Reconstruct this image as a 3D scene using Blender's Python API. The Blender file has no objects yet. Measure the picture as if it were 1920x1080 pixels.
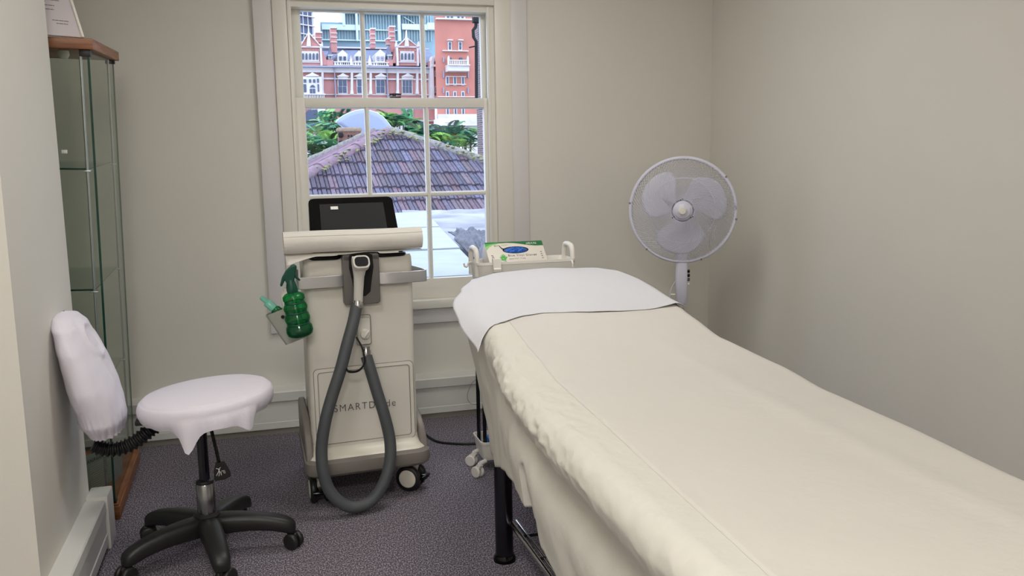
import bpy, bmesh, math, random
from mathutils import Vector, Matrix, Euler, noise
random.seed(7)
PI = math.pi
S = bpy.context.scene
COL = S.collection

# ------------------------------------------------------------------ camera
F_PX = 1640.0
CAM = Vector((0.0, 0.0, 1.25))
def _rot(a, b, c):
    return (Matrix.Rotation(math.radians(a), 3, 'Z') @ Matrix.Rotation(math.radians(b), 3, 'X')
            @ Matrix(((math.cos(math.radians(c)), 0, math.sin(math.radians(c))), (0, 1, 0),
                      (-math.sin(math.radians(c)), 0, math.cos(math.radians(c))))))
RM = _rot(-16.2, -8.23, 1.01)            # columns: right, forward, up
cam_d = bpy.data.cameras.new('camera')
cam_d.sensor_width = 36.0
cam_d.lens = F_PX / 1920.0 * 36.0
cam_d.clip_end = 600
cam = bpy.data.objects.new('camera', cam_d)
COL.objects.link(cam)
r_, f_, u_ = RM.col[0], RM.col[1], RM.col[2]
cam.matrix_world = Matrix(((r_[0], u_[0], -f_[0], CAM[0]), (r_[1], u_[1], -f_[1], CAM[1]),
                           (r_[2], u_[2], -f_[2], CAM[2]), (0, 0, 0, 1)))
S.camera = cam
def at(px, py, Y):
    """point of the photograph at depth Y (metres beyond the camera along the room)"""
    d = RM @ Vector(((px - 960) / F_PX, 1, -(py - 540) / F_PX))
    return CAM + d * (Y / d[1])

# ------------------------------------------------------------------ world, lights, exposure
S.view_settings.view_transform = 'Standard'
S.view_settings.look = 'None'
S.view_settings.exposure = 0.0
S.view_settings.gamma = 1.0
S.cycles.max_bounces = 8
S.cycles.diffuse_bounces = 5
S.cycles.transparent_max_bounces = 24
S.cycles.sample_clamp_indirect = 4.0
S.cycles.caustics_reflective = False
S.cycles.caustics_refractive = False
W = bpy.data.worlds.new('overcast_sky')
S.world = W
W.use_nodes = True
bg = W.node_tree.nodes['Background']
bg.inputs[0].default_value = (0.71, 0.80, 1.0, 1)
bg.inputs[1].default_value = 3.4

def area_light(name, loc, rot, sx, sy, power, color, parent=None, portal=False):
    d = bpy.data.lights.new(name, 'AREA')
    d.shape = 'RECTANGLE'; d.size = sx; d.size_y = sy; d.energy = power; d.color = color
    d.cycles.is_portal = portal
    o = bpy.data.objects.new(name, d); COL.objects.link(o)
    o.location = loc; o.rotation_euler = rot
    if parent: o.parent = parent
    return o
LAMPS = [((-0.3, -0.7), 55.0), ((0.9, 2.9), 13.0), ((-0.3, 1.7), 11.0)]       # added unseen ceiling panels (x, y), watts fitted to the room brightness
LAMP_COL = (1.0, 0.965, 0.925)
CEIL = 2.45

# ------------------------------------------------------------------ helpers: colours and materials
def lin(r, g, b):
    f = lambda c: (c / 255) / 12.92 if c / 255 <= 0.04045 else ((c / 255 + 0.055) / 1.055) ** 2.4
    return (f(r), f(g), f(b), 1)
def mat(name, rgb, rough=0.5, metal=0.0, spec=0.5, var=0.0, vscale=8, bump=0.0, bscale=60, rgb2=None, coat=0.0, sub=0.0):
    m = bpy.data.materials.new(name); m.use_nodes = True
    n = m.node_tree.nodes; L = m.node_tree.links
    b = n['Principled BSDF']
    c = lin(*rgb)
    b.inputs['Base Color'].default_value = c
    b.inputs['Roughness'].default_value = rough
    b.inputs['Metallic'].default_value = metal
    b.inputs['Specular IOR Level'].default_value = spec
    b.inputs['Coat Weight'].default_value = coat
    tc = n.new('ShaderNodeTexCoord')
    if var or rgb2:
        nz = n.new('ShaderNodeTexNoise'); nz.inputs['Scale'].default_value = vscale
        nz.inputs['Detail'].default_value = 4
        L.new(tc.outputs['Object'], nz.inputs['Vector'])
        mx = n.new('ShaderNodeMix'); mx.data_type = 'RGBA'
        c2 = lin(*rgb2) if rgb2 else tuple(v * (1 - var) for v in c[:3]) + (1,)
        mx.inputs[6].default_value = c2; mx.inputs[7].default_value = c
        mr = n.new('ShaderNodeMapRange'); mr.inputs[1].default_value = .35; mr.inputs[2].default_value = .65
        L.new(nz.outputs['Fac'], mr.inputs[0]); L.new(mr.outputs[0], mx.inputs[0])
        L.new(mx.outputs[2], b.inputs['Base Color'])
    if bump:
        nb = n.new('ShaderNodeTexNoise'); nb.inputs['Scale'].default_value = bscale
        nb.inputs['Detail'].default_value = 3
        L.new(tc.outputs['Object'], nb.inputs['Vector'])
        bp = n.new('ShaderNodeBump'); bp.inputs['Strength'].default_value = bump
        bp.inputs['Distance'].default_value = 0.01
        L.new(nb.outputs['Fac'], bp.inputs['Height']); L.new(bp.outputs[0], b.inputs['Normal'])
    return m
def glass_mat(name, tint, gloss=0.06, rough=0.02, k=.5):
    m = bpy.data.materials.new(name); m.use_nodes = True
    n = m.node_tree.nodes; L = m.node_tree.links
    n.remove(n['Principled BSDF'])
    t = n.new('ShaderNodeBsdfTransparent'); t.inputs[0].default_value = tint
    g = n.new('ShaderNodeBsdfGlossy'); g.inputs['Roughness'].default_value = rough
    lw = n.new('ShaderNodeLayerWeight'); lw.inputs[0].default_value = 0.25
    mu = n.new('ShaderNodeMath'); mu.operation = 'MULTIPLY_ADD'
    mu.inputs[1].default_value = k; mu.inputs[2].default_value = gloss
    L.new(lw.outputs['Fresnel'], mu.inputs[0])
    mx = n.new('ShaderNodeMixShader')
    L.new(mu.outputs[0], mx.inputs[0]); L.new(t.outputs[0], mx.inputs[1]); L.new(g.outputs[0], mx.inputs[2])
    L.new(mx.outputs[0], n['Material Output'].inputs[0])
    return m
def wood_mat(name, c1, c2):
    m = mat(name, c1, 0.45)
    n = m.node_tree.nodes; L = m.node_tree.links; b = n['Principled BSDF']
    tc = n.new('ShaderNodeTexCoord'); mp = n.new('ShaderNodeMapping')
    mp.inputs['Scale'].default_value = (2.5, 2.5, 40)
    nz = n.new('ShaderNodeTexNoise'); nz.inputs['Scale'].default_value = 3; nz.inputs['Detail'].default_value = 6
    L.new(tc.outputs['Object'], mp.inputs[0]); L.new(mp.outputs[0], nz.inputs['Vector'])
    cr = n.new('ShaderNodeValToRGB'); cr.color_ramp.elements[0].color = lin(*c2); cr.color_ramp.elements[1].color = lin(*c1)
    cr.color_ramp.elements[0].position = .35; cr.color_ramp.elements[1].position = .62
    L.new(nz.outputs['Fac'], cr.inputs[0]); L.new(cr.outputs[0], b.inputs['Base Color'])
    return m
def brick_mat(name, c1, c2, mortar, scale, rough=.9, bw=.5, rh=.25):
    m = mat(name, c1, rough)
    n = m.node_tree.nodes; L = m.node_tree.links; b = n['Principled BSDF']
    tc = n.new('ShaderNodeTexCoord'); sx = n.new('ShaderNodeSeparateXYZ'); cx = n.new('ShaderNodeCombineXYZ')
    ad = n.new('ShaderNodeMath'); ad.operation = 'ADD'
    L.new(tc.outputs['Object'], sx.inputs[0]); L.new(sx.outputs[0], ad.inputs[0]); L.new(sx.outputs[1], ad.inputs[1])
    L.new(ad.outputs[0], cx.inputs[0]); L.new(sx.outputs[2], cx.inputs[1])
    br = n.new('ShaderNodeTexBrick'); br.inputs['Scale'].default_value = scale
    br.inputs['Color1'].default_value = lin(*c1); br.inputs['Color2'].default_value = lin(*c2)
    br.inputs['Mortar'].default_value = lin(*mortar)
    br.inputs['Brick Width'].default_value = bw; br.inputs['Row Height'].default_value = rh
    L.new(cx.outputs[0], br.inputs['Vector']); L.new(br.outputs['Color'], b.inputs['Base Color'])
    return m
def carpet_mat():
    m = mat('heather_carpet', (92, 86, 92), 0.95, spec=.1)
    n = m.node_tree.nodes; L = m.node_tree.links; b = n['Principled BSDF']
    tc = n.new('ShaderNodeTexCoord')
    mp = n.new('ShaderNodeMapping'); mp.inputs['Scale'].default_value = (1, .55, 1)
    L.new(tc.outputs['Object'], mp.inputs[0])
    n1 = n.new('ShaderNodeTexNoise'); n1.inputs['Scale'].default_value = 230; n1.inputs['Detail'].default_value = 2.5
    n1.inputs['Roughness'].default_value = .65
    L.new(mp.outputs[0], n1.inputs['Vector'])
    cr = n.new('ShaderNodeValToRGB')
    cr.color_ramp.elements[0].position = .36; cr.color_ramp.elements[0].color = lin(70, 66, 76)
    cr.color_ramp.elements[1].position = .66; cr.color_ramp.elements[1].color = lin(186, 178, 184)
    e = cr.color_ramp.elements.new(.5); e.color = lin(108, 102, 112)
    L.new(n1.outputs['Fac'], cr.inputs[0])
    L.new(cr.outputs[0], b.inputs['Base Color'])
    bp = n.new('ShaderNodeBump'); bp.inputs['Strength'].default_value = .6; bp.inputs['Distance'].default_value = .004
    L.new(n1.outputs['Fac'], bp.inputs['Height']); L.new(bp.outputs[0], b.inputs['Normal'])
    return m
def attr_mat(name, rough=.85, bump=.3, bscale=30):
    m = mat(name, (128, 128, 128), rough, bump=bump, bscale=bscale)
    n = m.node_tree.nodes; L = m.node_tree.links; b = n['Principled BSDF']
    a = n.new('ShaderNodeVertexColor'); a.layer_name = 'tone'
    tc = n.new('ShaderNodeTexCoord'); nz = n.new('ShaderNodeTexNoise'); nz.inputs['Scale'].default_value = 14
    nz.inputs['Detail'].default_value = 5
    L.new(tc.outputs['Object'], nz.inputs['Vector'])
    mr = n.new('ShaderNodeMapRange'); mr.inputs[1].default_value = .3; mr.inputs[2].default_value = .7
    mr.inputs[3].default_value = .72; mr.inputs[4].default_value = 1.2
    L.new(nz.outputs['Fac'], mr.inputs[0])
    mx = n.new('ShaderNodeVectorMath'); mx.operation = 'SCALE'
    L.new(a.outputs[0], mx.inputs[0]); L.new(mr.outputs[0], mx.inputs['Scale'])
    L.new(mx.outputs[0], b.inputs['Base Color'])
    return m
M = {}
M['wall'] = mat('wall_paint', (222, 219, 210), .7, spec=.25, var=.02, vscale=3, bump=.03, bscale=160)
M['trim'] = mat('trim_cream_gloss', (226, 223, 213), .35)
M['board'] = mat('architrave_white', (218, 215, 214), .4)
M['trunk'] = mat('trunking_white', (214, 213, 208), .4)
M['plinth'] = mat('skirting_grey', (150, 144, 134), .6)
M['ceil'] = mat('ceiling_paint', (240, 238, 232), .8)
M['carpet'] = carpet_mat()
M['pane'] = glass_mat('window_glass', (.97, .985, 1, 1), .0, k=.12)
M['cglass'] = glass_mat('cabinet_glass', (.94, .965, .945, 1), .01, k=.3)
M['cedge'] = mat('glass_edge_green', (22, 62, 50), .15)
M['cherry'] = wood_mat('cherry_veneer', (150, 98, 60), (116, 70, 42))
M['chrome'] = mat('chrome', (190, 190, 192), .12, 1.0)
M['steel'] = mat('brushed_steel', (208, 208, 210), .36, 1.0)
M['dsteel'] = mat('dark_chrome', (70, 70, 74), .22, 1.0)
M['black'] = mat('black_plastic', (30, 30, 30), .45, var=.2, vscale=30)
M['blackgloss'] = mat('black_gloss', (4, 4, 5), .12, spec=.3)
M['blackmat'] = mat('black_recess', (10, 10, 10), .8)
M['cloth'] = mat('white_stretch_cloth', (226, 222, 232), .85, bump=.15, bscale=400)
M['sheet'] = mat('cream_couch_sheet', (218, 216, 205), .75, bump=.25, bscale=28)
M['paper'] = mat('couch_paper', (216, 212, 204), .8, bump=.12, bscale=30)
M['hpaper'] = mat('white_couch_paper', (218, 218, 222), .8, bump=.12, bscale=30)
M['machine'] = mat('machine_warm_white', (229, 225, 214), .38)
M['machine2'] = mat('machine_foot_white', (226, 222, 208), .35)
M['mgrey'] = mat('machine_grey', (128, 122, 116), .42)
M['holder'] = mat('holder_grey_metal', (124, 120, 118), .35, .6)
M['groove'] = mat('panel_groove', (150, 144, 134), .6)
M['hose'] = mat('hose_grey', (76, 80, 83), .6, bump=.05)
M['handle'] = mat('handpiece_white', (216, 212, 204), .3)
M['ink'] = mat('grey_ink', (70, 70, 72), .6)
M['darkink'] = mat('dark_ink', (44, 40, 38), .6)
M['fan'] = mat('fan_lilac_white', (214, 214, 228), .4)
M['fancap'] = mat('fan_cap_ivory', (228, 226, 216), .4)
M['blade'] = glass_mat('fan_blade_clear', (.9, .9, .95, 1), .0)
def blade_mat():
    m = mat('fan_blade_frosted', (222, 222, 236), .3)
    m.node_tree.nodes['Principled BSDF'].inputs['Alpha'].default_value = .88
    return m
M['blade'] = blade_mat()
M['tray'] = mat('trolley_white', (232, 229, 220), .4)
M['caster'] = mat('white_caster', (225, 222, 216), .4)
M['green'] = None
def trans_mat(name, rgb, alpha, rough=.08):
    m = bpy.data.materials.new(name); m.use_nodes = True
    n = m.node_tree.nodes; L = m.node_tree.links
    b = n['Principled BSDF']; b.inputs['Base Color'].default_value = lin(*rgb); b.inputs['Roughness'].default_value = rough
    t = n.new('ShaderNodeBsdfTransparent'); t.inputs[0].default_value = lin(*rgb)
    mx = n.new('ShaderNodeMixShader'); mx.inputs[0].default_value = alpha
    L.new(t.outputs[0], mx.inputs[1]); L.new(b.outputs[0], mx.inputs[2]); L.new(mx.outputs[0], n['Material Output'].inputs[0])
    return m
def clear_plastic(name, rgb, dif):
    m = glass_mat(name, lin(*rgb), .03, .05, k=.55)
    n = m.node_tree.nodes; L = m.node_tree.links
    top = n['Material Output'].inputs[0].links[0].from_socket
    d = n.new('ShaderNodeBsdfDiffuse'); d.inputs[0].default_value = lin(*[c * .8 for c in rgb])
    x = n.new('ShaderNodeMixShader'); x.inputs[0].default_value = dif
    L.new(top, x.inputs[1]); L.new(d.outputs[0], x.inputs[2]); L.new(x.outputs[0], n['Material Output'].inputs[0])
    return m
M['green'] = clear_plastic('green_translucent', (70, 205, 135), .14)
M['aqua'] = trans_mat('aqua_translucent', (150, 225, 205), .7)
M['dgreen'] = mat('dark_green_plastic', (6, 72, 56), .35)
M['liquid'] = mat('dark_green_liquid', (4, 52, 36), .2)
M['caddy'] = mat('grey_caddy', (158, 160, 150), .55)
M['wbottle'] = mat('white_bottle', (225, 224, 212), .4)
M['boxwhite'] = mat('glove_box_white', (222, 216, 206), .5)
M['boxgreen'] = mat('glove_box_green', (14, 104, 50), .5)
M['boxlime'] = mat('glove_box_lime', (70, 176, 66), .5)
M['boxpale'] = mat('glove_box_pale_green', (140, 200, 120), .5)
M['glove'] = mat('blue_vinyl', (42, 110, 214), .4, var=.5, vscale=60)
M['whiteink'] = mat('white_ink', (235, 235, 230), .5)
M['bluebox'] = mat('blue_carton', (30, 110, 190), .5)
M['cert'] = mat('certificate_paper', (196, 188, 190), .6)
M['certink'] = mat('certificate_ink', (120, 112, 116), .6)
M['lampface'] = mat('lamp_housing', (235, 235, 235), .5)
# outside
M['ebrick'] = mat('mansion_brick', (192, 138, 132), .9, var=.12, vscale=.7)
M['etbrick'] = mat('tower_brick', (188, 124, 110), .9, var=.12, vscale=.5)
M['estone'] = mat('pale_stone', (212, 207, 206), .8, var=.12, vscale=1.2)
M['eshade'] = mat('stone_ledge', (150, 150, 168), .8)
M['eslate'] = mat('slate_roof', (112, 122, 146), .8, var=.2, vscale=1.0)
M['epane'] = mat('far_window_pane', (58, 72, 96), .3)
M['eglass'] = mat('office_glass', (134, 168, 180), .25, var=.35, vscale=.12)
M['eglass2'] = mat('tower_glass', (96, 120, 160), .25, var=.3, vscale=.2)
M['emull'] = mat('office_mullion', (198, 216, 216), .5)
M['tile'] = attr_mat('roof_tile')
M['ridge'] = mat('ridge_tile_mauve', (134, 106, 118), .85, rgb2=(110, 96, 104), vscale=9, bump=.4, bscale=30)
M['ridge2'] = mat('ridge_tile_grey', (106, 106, 112), .9, rgb2=(140, 136, 120), vscale=16, bump=.8, bscale=22)
M['lichen'] = mat('lichen', (150, 150, 96), .95, rgb2=(100, 104, 78), vscale=40)
M['dish'] = mat('dish_pale_blue', (148, 158, 180), .5)
M['dishrim'] = mat('dish_rim', (176, 186, 204), .4)
M['leaf'] = attr_mat('sumac_leaf', .6, 0)
_n = M['leaf'].node_tree; _t = _n.nodes.new('ShaderNodeBsdfTranslucent'); _m = _n.nodes.new('ShaderNodeMixShader'); _m.inputs[0].default_value = .45
_b = _n.nodes['Principled BSDF']; _n.links.new(_b.inputs['Base Color'].links[0].from_socket, _t.inputs[0])
_n.links.new(_b.outputs[0], _m.inputs[1]); _n.links.new(_t.outputs[0], _m.inputs[2]); _n.links.new(_m.outputs[0], _n.nodes['Material Output'].inputs[0])
M['bark'] = mat('bark', (90, 78, 64), .9, var=.3, vscale=6)
M['lead'] = mat('lead_sheet', (156, 158, 166), .6, rgb2=(104, 106, 114), vscale=1.1, bump=.9, bscale=9)
M['felt'] = mat('pale_boards', (158, 164, 166), .7, rgb2=(146, 154, 158), vscale=4, bump=.2, bscale=10)
M['felt_edge'] = mat('board_edge_blue', (110, 134, 170), .7)
M['pier'] = brick_mat('old_brick', (116, 96, 96), (92, 80, 86), (168, 164, 168), 4.2)
M['airbrick'] = mat('terracotta', (122, 88, 78), .9, var=.3, vscale=20)
M['ground'] = mat('yard_ground', (110, 112, 108), .9, var=.3, vscale=.5)

# ------------------------------------------------------------------ helpers: meshes
def frame_from(d, up=Vector((0, 0, 1))):
    d = d.normalized()
    if abs(d.dot(up)) > .97: up = Vector((0, 1, 0)) if abs(d.y) < .9 else Vector((1, 0, 0))
    x = up.cross(d).normalized()
    y = d.cross(x)
    return x, y, d
class MB:
    def __init__(s): s.b = bmesh.new(); s.tone = {}
    def box(s, c, size, rot=None, bev=0, seg=2):
        r = bmesh.ops.create_cube(s.b, size=1)
        vs = r['verts']
        bmesh.ops.scale(s.b, vec=Vector(size), verts=vs)
        if bev:
            es = list({e for v in vs for e in v.link_edges})
            rb = bmesh.ops.bevel(s.b, geom=es, offset=min(bev, min(size) * .49), segments=seg, profile=.5, affect='EDGES')
            vs = list({v for f in rb['faces'] for v in f.verts} | {v for v in vs if v.is_valid})
            # bevel keeps other faces: gather connected island
            seen = set(vs); st = list(vs)
            while st:
                v = st.pop()
                for e in v.link_edges:
                    w = e.other_vert(v)
                    if w not in seen: seen.add(w); st.append(w)
            vs = list(seen)
        m = Matrix.Translation(Vector(c))
        if rot is not None:
            m = m @ (rot.to_4x4() if isinstance(rot, Matrix) else Euler(rot).to_matrix().to_4x4())
        bmesh.ops.transform(s.b, matrix=m, verts=vs)
        return s
    def bx(s, x0, y0, z0, x1, y1, z1, bev=0):
        return s.box(((x0 + x1) / 2, (y0 + y1) / 2, (z0 + z1) / 2), (abs(x1 - x0), abs(y1 - y0), abs(z1 - z0)), bev=bev)
    def rings(s, rings, cap=True, close=True):
        vr = [[s.b.verts.new(p) for p in r] for r in rings]
        n = len(vr[0])
        for a, b in zip(vr, vr[1:]):
            for i in range(n if close else n - 1):
                j = (i + 1) % n
                try: s.b.faces.new((a[i], a[j], b[j], b[i]))
                except ValueError: pass
        if cap:
            for r, flip in ((vr[0], True), (vr[-1], False)):
                try: s.b.faces.new(list(reversed(r)) if flip else r)
                except ValueError: pass
        return s
    def tube(s, pts, r, seg=10, cap=True, sx=1, sy=1):
        pts = [Vector(p) for p in pts]
        n = len(pts); rr = r if isinstance(r, (list, tuple)) else [r] * n
        rings = []; px = None
        for i, p in enumerate(pts):
            d = (pts[min(i + 1, n - 1)] - pts[max(i - 1, 0)])
            if d.length < 1e-9: d = Vector((0, 0, 1))
            d.normalize()
            if px is None: x, y, _ = frame_from(d)
            else:
                x = (px - d * px.dot(d)).normalized(); y = d.cross(x)
            px = x
            rings.append([p + (x * math.cos(2 * PI * k / seg) * sx + y * math.sin(2 * PI * k / seg) * sy) * rr[i] for k in range(seg)])
        s.rings(rings, cap); return s
    def cyl(s, p0, p1, r0, r1=None, seg=20):
        return s.tube([p0, p1], [r0, r0 if r1 is None else r1], seg)
    def lathe(s, prof, o=(0, 0, 0), axis=(0, 0, 1), seg=32, cap=True, a0=0, a1=2 * PI):
        o = Vector(o); x, y, d = frame_from(Vector(axis))
        full = abs(a1 - a0 - 2 * PI) < 1e-6
        rings = []
        for r, h in prof:
            rings.append([o + d * h + (x * math.cos(a0 + (a1 - a0) * k / seg) + y * math.sin(a0 + (a1 - a0) * k / seg)) * max(r, 1e-5)
                          for k in range(seg if full else seg + 1)])
        s.rings(rings, cap, full); return s
    def prism(s, poly, n):
        """poly: 3D points, extruded by vector n"""
        n = Vector(n); a = [s.b.verts.new(Vector(p)) for p in poly]; b = [s.b.verts.new(Vector(p) + n) for p in poly]
        k = len(a)
        try: s.b.faces.new(list(reversed(a))); s.b.faces.new(b)
        except ValueError: pass
        for i in range(k): s.b.faces.new((a[i], a[(i + 1) % k], b[(i + 1) % k], b[i]))
        return s
    def grid(s, f, nu, nv, thick=0, closed_u=False):
        vs = [[s.b.verts.new(f(i / nu, j / nv)) for j in range(nv + 1)] for i in range(nu + 1)]
        for i in range(nu):
            for j in range(nv):
                s.b.faces.new((vs[i][j], vs[i + 1][j], vs[i + 1][j + 1], vs[i][j + 1]))
        return s
    def build(s, name, m, parent=None, ang=40, bev=0, solid=0, sub=0, fix=True):
        if fix: bmesh.ops.recalc_face_normals(s.b, faces=s.b.faces[:])
        me = bpy.data.meshes.new(name)
        for f in s.b.faces: f.smooth = True
        s.b.to_mesh(me); s.b.free()
        if ang is not None: me.set_sharp_from_angle(angle=math.radians(ang))
        ms = m if isinstance(m, (list, tuple)) else [m]
        for k in ms: me.materials.append(k)
        o = bpy.data.objects.new(name, me); COL.objects.link(o)
        if parent is not None: o.parent = parent
        if solid:
            d = o.modifiers.new('solid', 'SOLIDIFY'); d.thickness = solid; d.offset = -1
        if bev:
            d = o.modifiers.new('bevel', 'BEVEL'); d.width = bev; d.segments = 2; d.limit_method = 'ANGLE'
        if sub:
            d = o.modifiers.new('sub', 'SUBSURF'); d.levels = sub; d.render_levels = sub
        return o
def each(mb, name, m, parent=None, **kw):
    """one object for every separate piece"""
    b = mb.b; b.verts.ensure_lookup_table(); seen = set(); out = []
    for v0 in b.verts:
        if v0 in seen: continue
        isl = []; st_ = [v0]; seen.add(v0)
        while st_:
            v = st_.pop(); isl.append(v)
            for e in v.link_edges:
                w = e.other_vert(v)
                if w not in seen: seen.add(w); st_.append(w)
        n = MB(); mp = {v: n.b.verts.new(v.co) for v in isl}
        for f in {f for v in isl for f in v.link_faces}: n.b.faces.new([mp[v] for v in f.verts])
        out.append(n.build(name, m, parent, **kw))
    b.free(); return out
def rrect(w, h, r, n=5, cx=0, cy=0):
    out = []
    for (sx, sy, a) in ((1, -1, -90), (1, 1, 0), (-1, 1, 90), (-1, -1, 180)):
        for k in range(n + 1):
            t = math.radians(a + 90 * k / n)
            out.append((cx + sx * (w / 2 - r) + r * math.cos(t), cy + sy * (h / 2 - r) + r * math.sin(t)))
    return out
def spline(pts, n=8):
    P = [Vector(p) for p in pts]; P = [P[0] * 2 - P[1]] + P + [P[-1] * 2 - P[-2]]
    out = []
    for i in range(1, len(P) - 2):
        for k in range(n):
            t = k / n
            a, b, c, d = P[i - 1], P[i], P[i + 1], P[i + 2]
            out.append(.5 * ((2 * b) + (c - a) * t + (2 * a - 5 * b + 4 * c - d) * t * t + (3 * b - a - 3 * c + d) * t ** 3))
    out.append(P[-2]); return out
def interp(tab, x):
    if x <= tab[0][0]: return tab[0][1]
    for (a, b), (c, d) in zip(tab, tab[1:]):
        if x <= c:
            t = (x - a) / (c - a); t = t * t * (3 - 2 * t) * .5 + t * .5
            return b + (d - b) * t
    return tab[-1][1]
def thing(name, label, cat, loc=(0, 0, 0), rz=0, group=None, rot=None):
    o = bpy.data.objects.new(name, None); COL.objects.link(o)
    o.empty_display_size = .1
    o.location = loc; o.rotation_euler = rot if rot else (0, 0, rz)
    o['label'] = label; o['category'] = cat
    if group: o['group'] = group
    return o
def tag(o, label, cat, group=None):
    o['label'] = label; o['category'] = cat
    if group: o['group'] = group
    return o
def struct(o, label=None):
    o['kind'] = 'structure'
    if label: o['label'] = label
    return o
def text_part(name, s, size, m, parent, loc, rot, extrude=.0004, align='LEFT', space=1.0, sx=1.0):
    cu = bpy.data.curves.new(name, 'FONT'); cu.body = s; cu.size = size; cu.extrude = extrude
    cu.align_x = align; cu.space_character = space; cu.offset = -size * .012
    t = bpy.data.objects.new(name + '_curve', cu); COL.objects.link(t)
    bpy.context.view_layer.update()
    dg = bpy.context.evaluated_depsgraph_get()
    me = bpy.data.meshes.new_from_object(t.evaluated_get(dg))
    bpy.data.objects.remove(t); me.name = name
    me.materials.clear(); me.materials.append(m)
    o = bpy.data.objects.new(name, me); COL.objects.link(o)
    o.parent = parent; o.location = loc; o.rotation_euler = rot; o.scale = (sx, 1, 1)
    return o

# ------------------------------------------------------------------ room shell
YW = 4.18; XR = 2.315; XL = -0.589
OX0, OX1, OZ0, OZ1 = .181, 1.142, .588, 1.985          # window opening
m = MB()
m.bx(-1.3, YW, 0, OX0, YW + .3, CEIL); m.bx(OX1, YW, 0, OX1 + .12, YW + .1, CEIL); m.bx(OX1 + .12, YW, 0, XR + .15, YW + .3, CEIL)
m.bx(OX0, YW, 0, OX1, YW + .3, OZ0); m.bx(OX0, YW, OZ1, OX1, YW + .3, CEIL)
struct(m.build('wall_back', M['wall']))
struct(MB().bx(XR, -1.2, 0, XR + .15, YW, CEIL).build('wall_right', M['wall']))
# left: a projecting pier of wall with an alcove beyond it
m = MB(); m.bx(-1.6, 2.4, 0, XL, 3.09, CEIL)
struct(m.build('wall_left', M['wall']))
struct(MB().bx(-1.45, 3.09, 0, -1.3, YW, CEIL).build('wall_alcove', M['wall']))
struct(MB().bx(-1.75, -1.2, 0, -1.6, 2.4, CEIL).build('wall_entrance', M['wall']))
struct(MB().bx(-1.75, -1.35, 0, XR + .15, -1.2, CEIL).build('wall_front', M['wall']))
struct(MB().bx(-1.75, -1.35, -.1, XR + .15, YW + .3, 0).build('floor', M['carpet']))
struct(MB().bx(-1.75, -1.35, CEIL, XR + .15, YW + .3, CEIL + .1).build('ceiling', M['ceil']))

# skirting trunking on the back wall (profile swept along x)
def trunk_profile():
    return [(4.18, .0), (4.135, 0), (4.135, .03), (4.12, .03), (4.12, .06), (4.122, .062), (4.122, .157), (4.108, .163), (4.105, .204), (4.11, .209), (4.18, .219)]
def sweep_x(prof, x0, x1, name, m):
    mb = MB(); mb.prism([(x0, y, z) for y, z in prof], (x1 - x0, 0, 0))
    return mb.build(name, m, ang=25)
def skirt(x0, x1, name):
    o = sweep_x([p for p in trunk_profile() if p[1] >= .03] + [(4.18, .03)], x0, x1, name, M['trunk'])
    struct(o)
    p = MB().bx(x0, 4.135, 0, x1, 4.18, .03).build('plinth', M['plinth'], o)
    return o
skirt(-1.3, XR, 'baseboard_back')
# trunking on the left pier
prof = [(XL, 0), (-.545, 0), (-.545, .02), (-.53, .02), (-.53, .055), (-.533, .057), (-.533, .13), (-.528, .135), (-.53, .165), (-.534, .17), (XL, .173)]
o = MB().prism([(x, 2.36, z) for x, z in prof], (0, .66, 0)).build('baseboard_left', M['trunk'], ang=25); struct(o)
o2 = MB().bx(XL, 3.02, 0, -.522, 3.125, .183, .004).build('end_cap', M['trunk'], o)

# ------------------------------------------------------------------ window
win = thing('window_1', 'white painted sliding sash window with twelve panes', 'window', (0, 0, 0))
del win['category']; win['kind'] = 'structure'
B0, B1, BZ = .036, 1.305, .475
m = MB()      # outer flat board
m.bx(B0, 4.158, BZ, B0 + .083, YW, 2.15, .002); m.bx(B1 - .083, 4.158, BZ, B1, YW, 2.15, .002)
m.bx(B0 + .083, 4.158, BZ, B1 - .083, YW, BZ + .075, .002); m.bx(B0 + .083, 4.158, 2.07, B1 - .083, YW, 2.15, .002)
m.build('outer_architrave', M['board'], win)
m = MB()      # inner frame board
a0, a1 = B0 + .083, B1 - .083
m.bx(a0, 4.148, BZ + .075, OX0, YW + .02, 2.07, .003); m.bx(OX1, 4.148, BZ + .075, a1, YW + .02, 2.07, .003)
m.bx(OX0, 4.148, OZ1, OX1, YW + .02, 2.07, .003)
m.build('inner_architrave', M['trim'], win)
m = MB(); m.bx(a0 - .0, 4.13, BZ + .075, a1, YW + .1, .592, .004)
m.build('sill', M['trim'], win)
m = MB()      # box frame behind, with parting beads
for x0, x1 in ((OX0 - .0, OX0 + .022), (OX1 - .022, OX1)):
    m.bx(x0, YW - .008, OZ0, x1, YW + .1, OZ1 - .03)
m.bx(OX0, YW - .008, OZ1 - .03, OX1, YW + .1, OZ1)
m.bx(OX1 - .034, 4.166, .592, OX1 - .018, 4.189, OZ1 - .002, .003); m.bx(OX0 + .003, 4.166, .592, OX0 + .019, 4.189, OZ1 - .002, .003)
m.bx(OX0, YW + .1, .50, OX1, YW + .34, .6)
m.build('box_frame', M['trim'], win)
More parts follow.
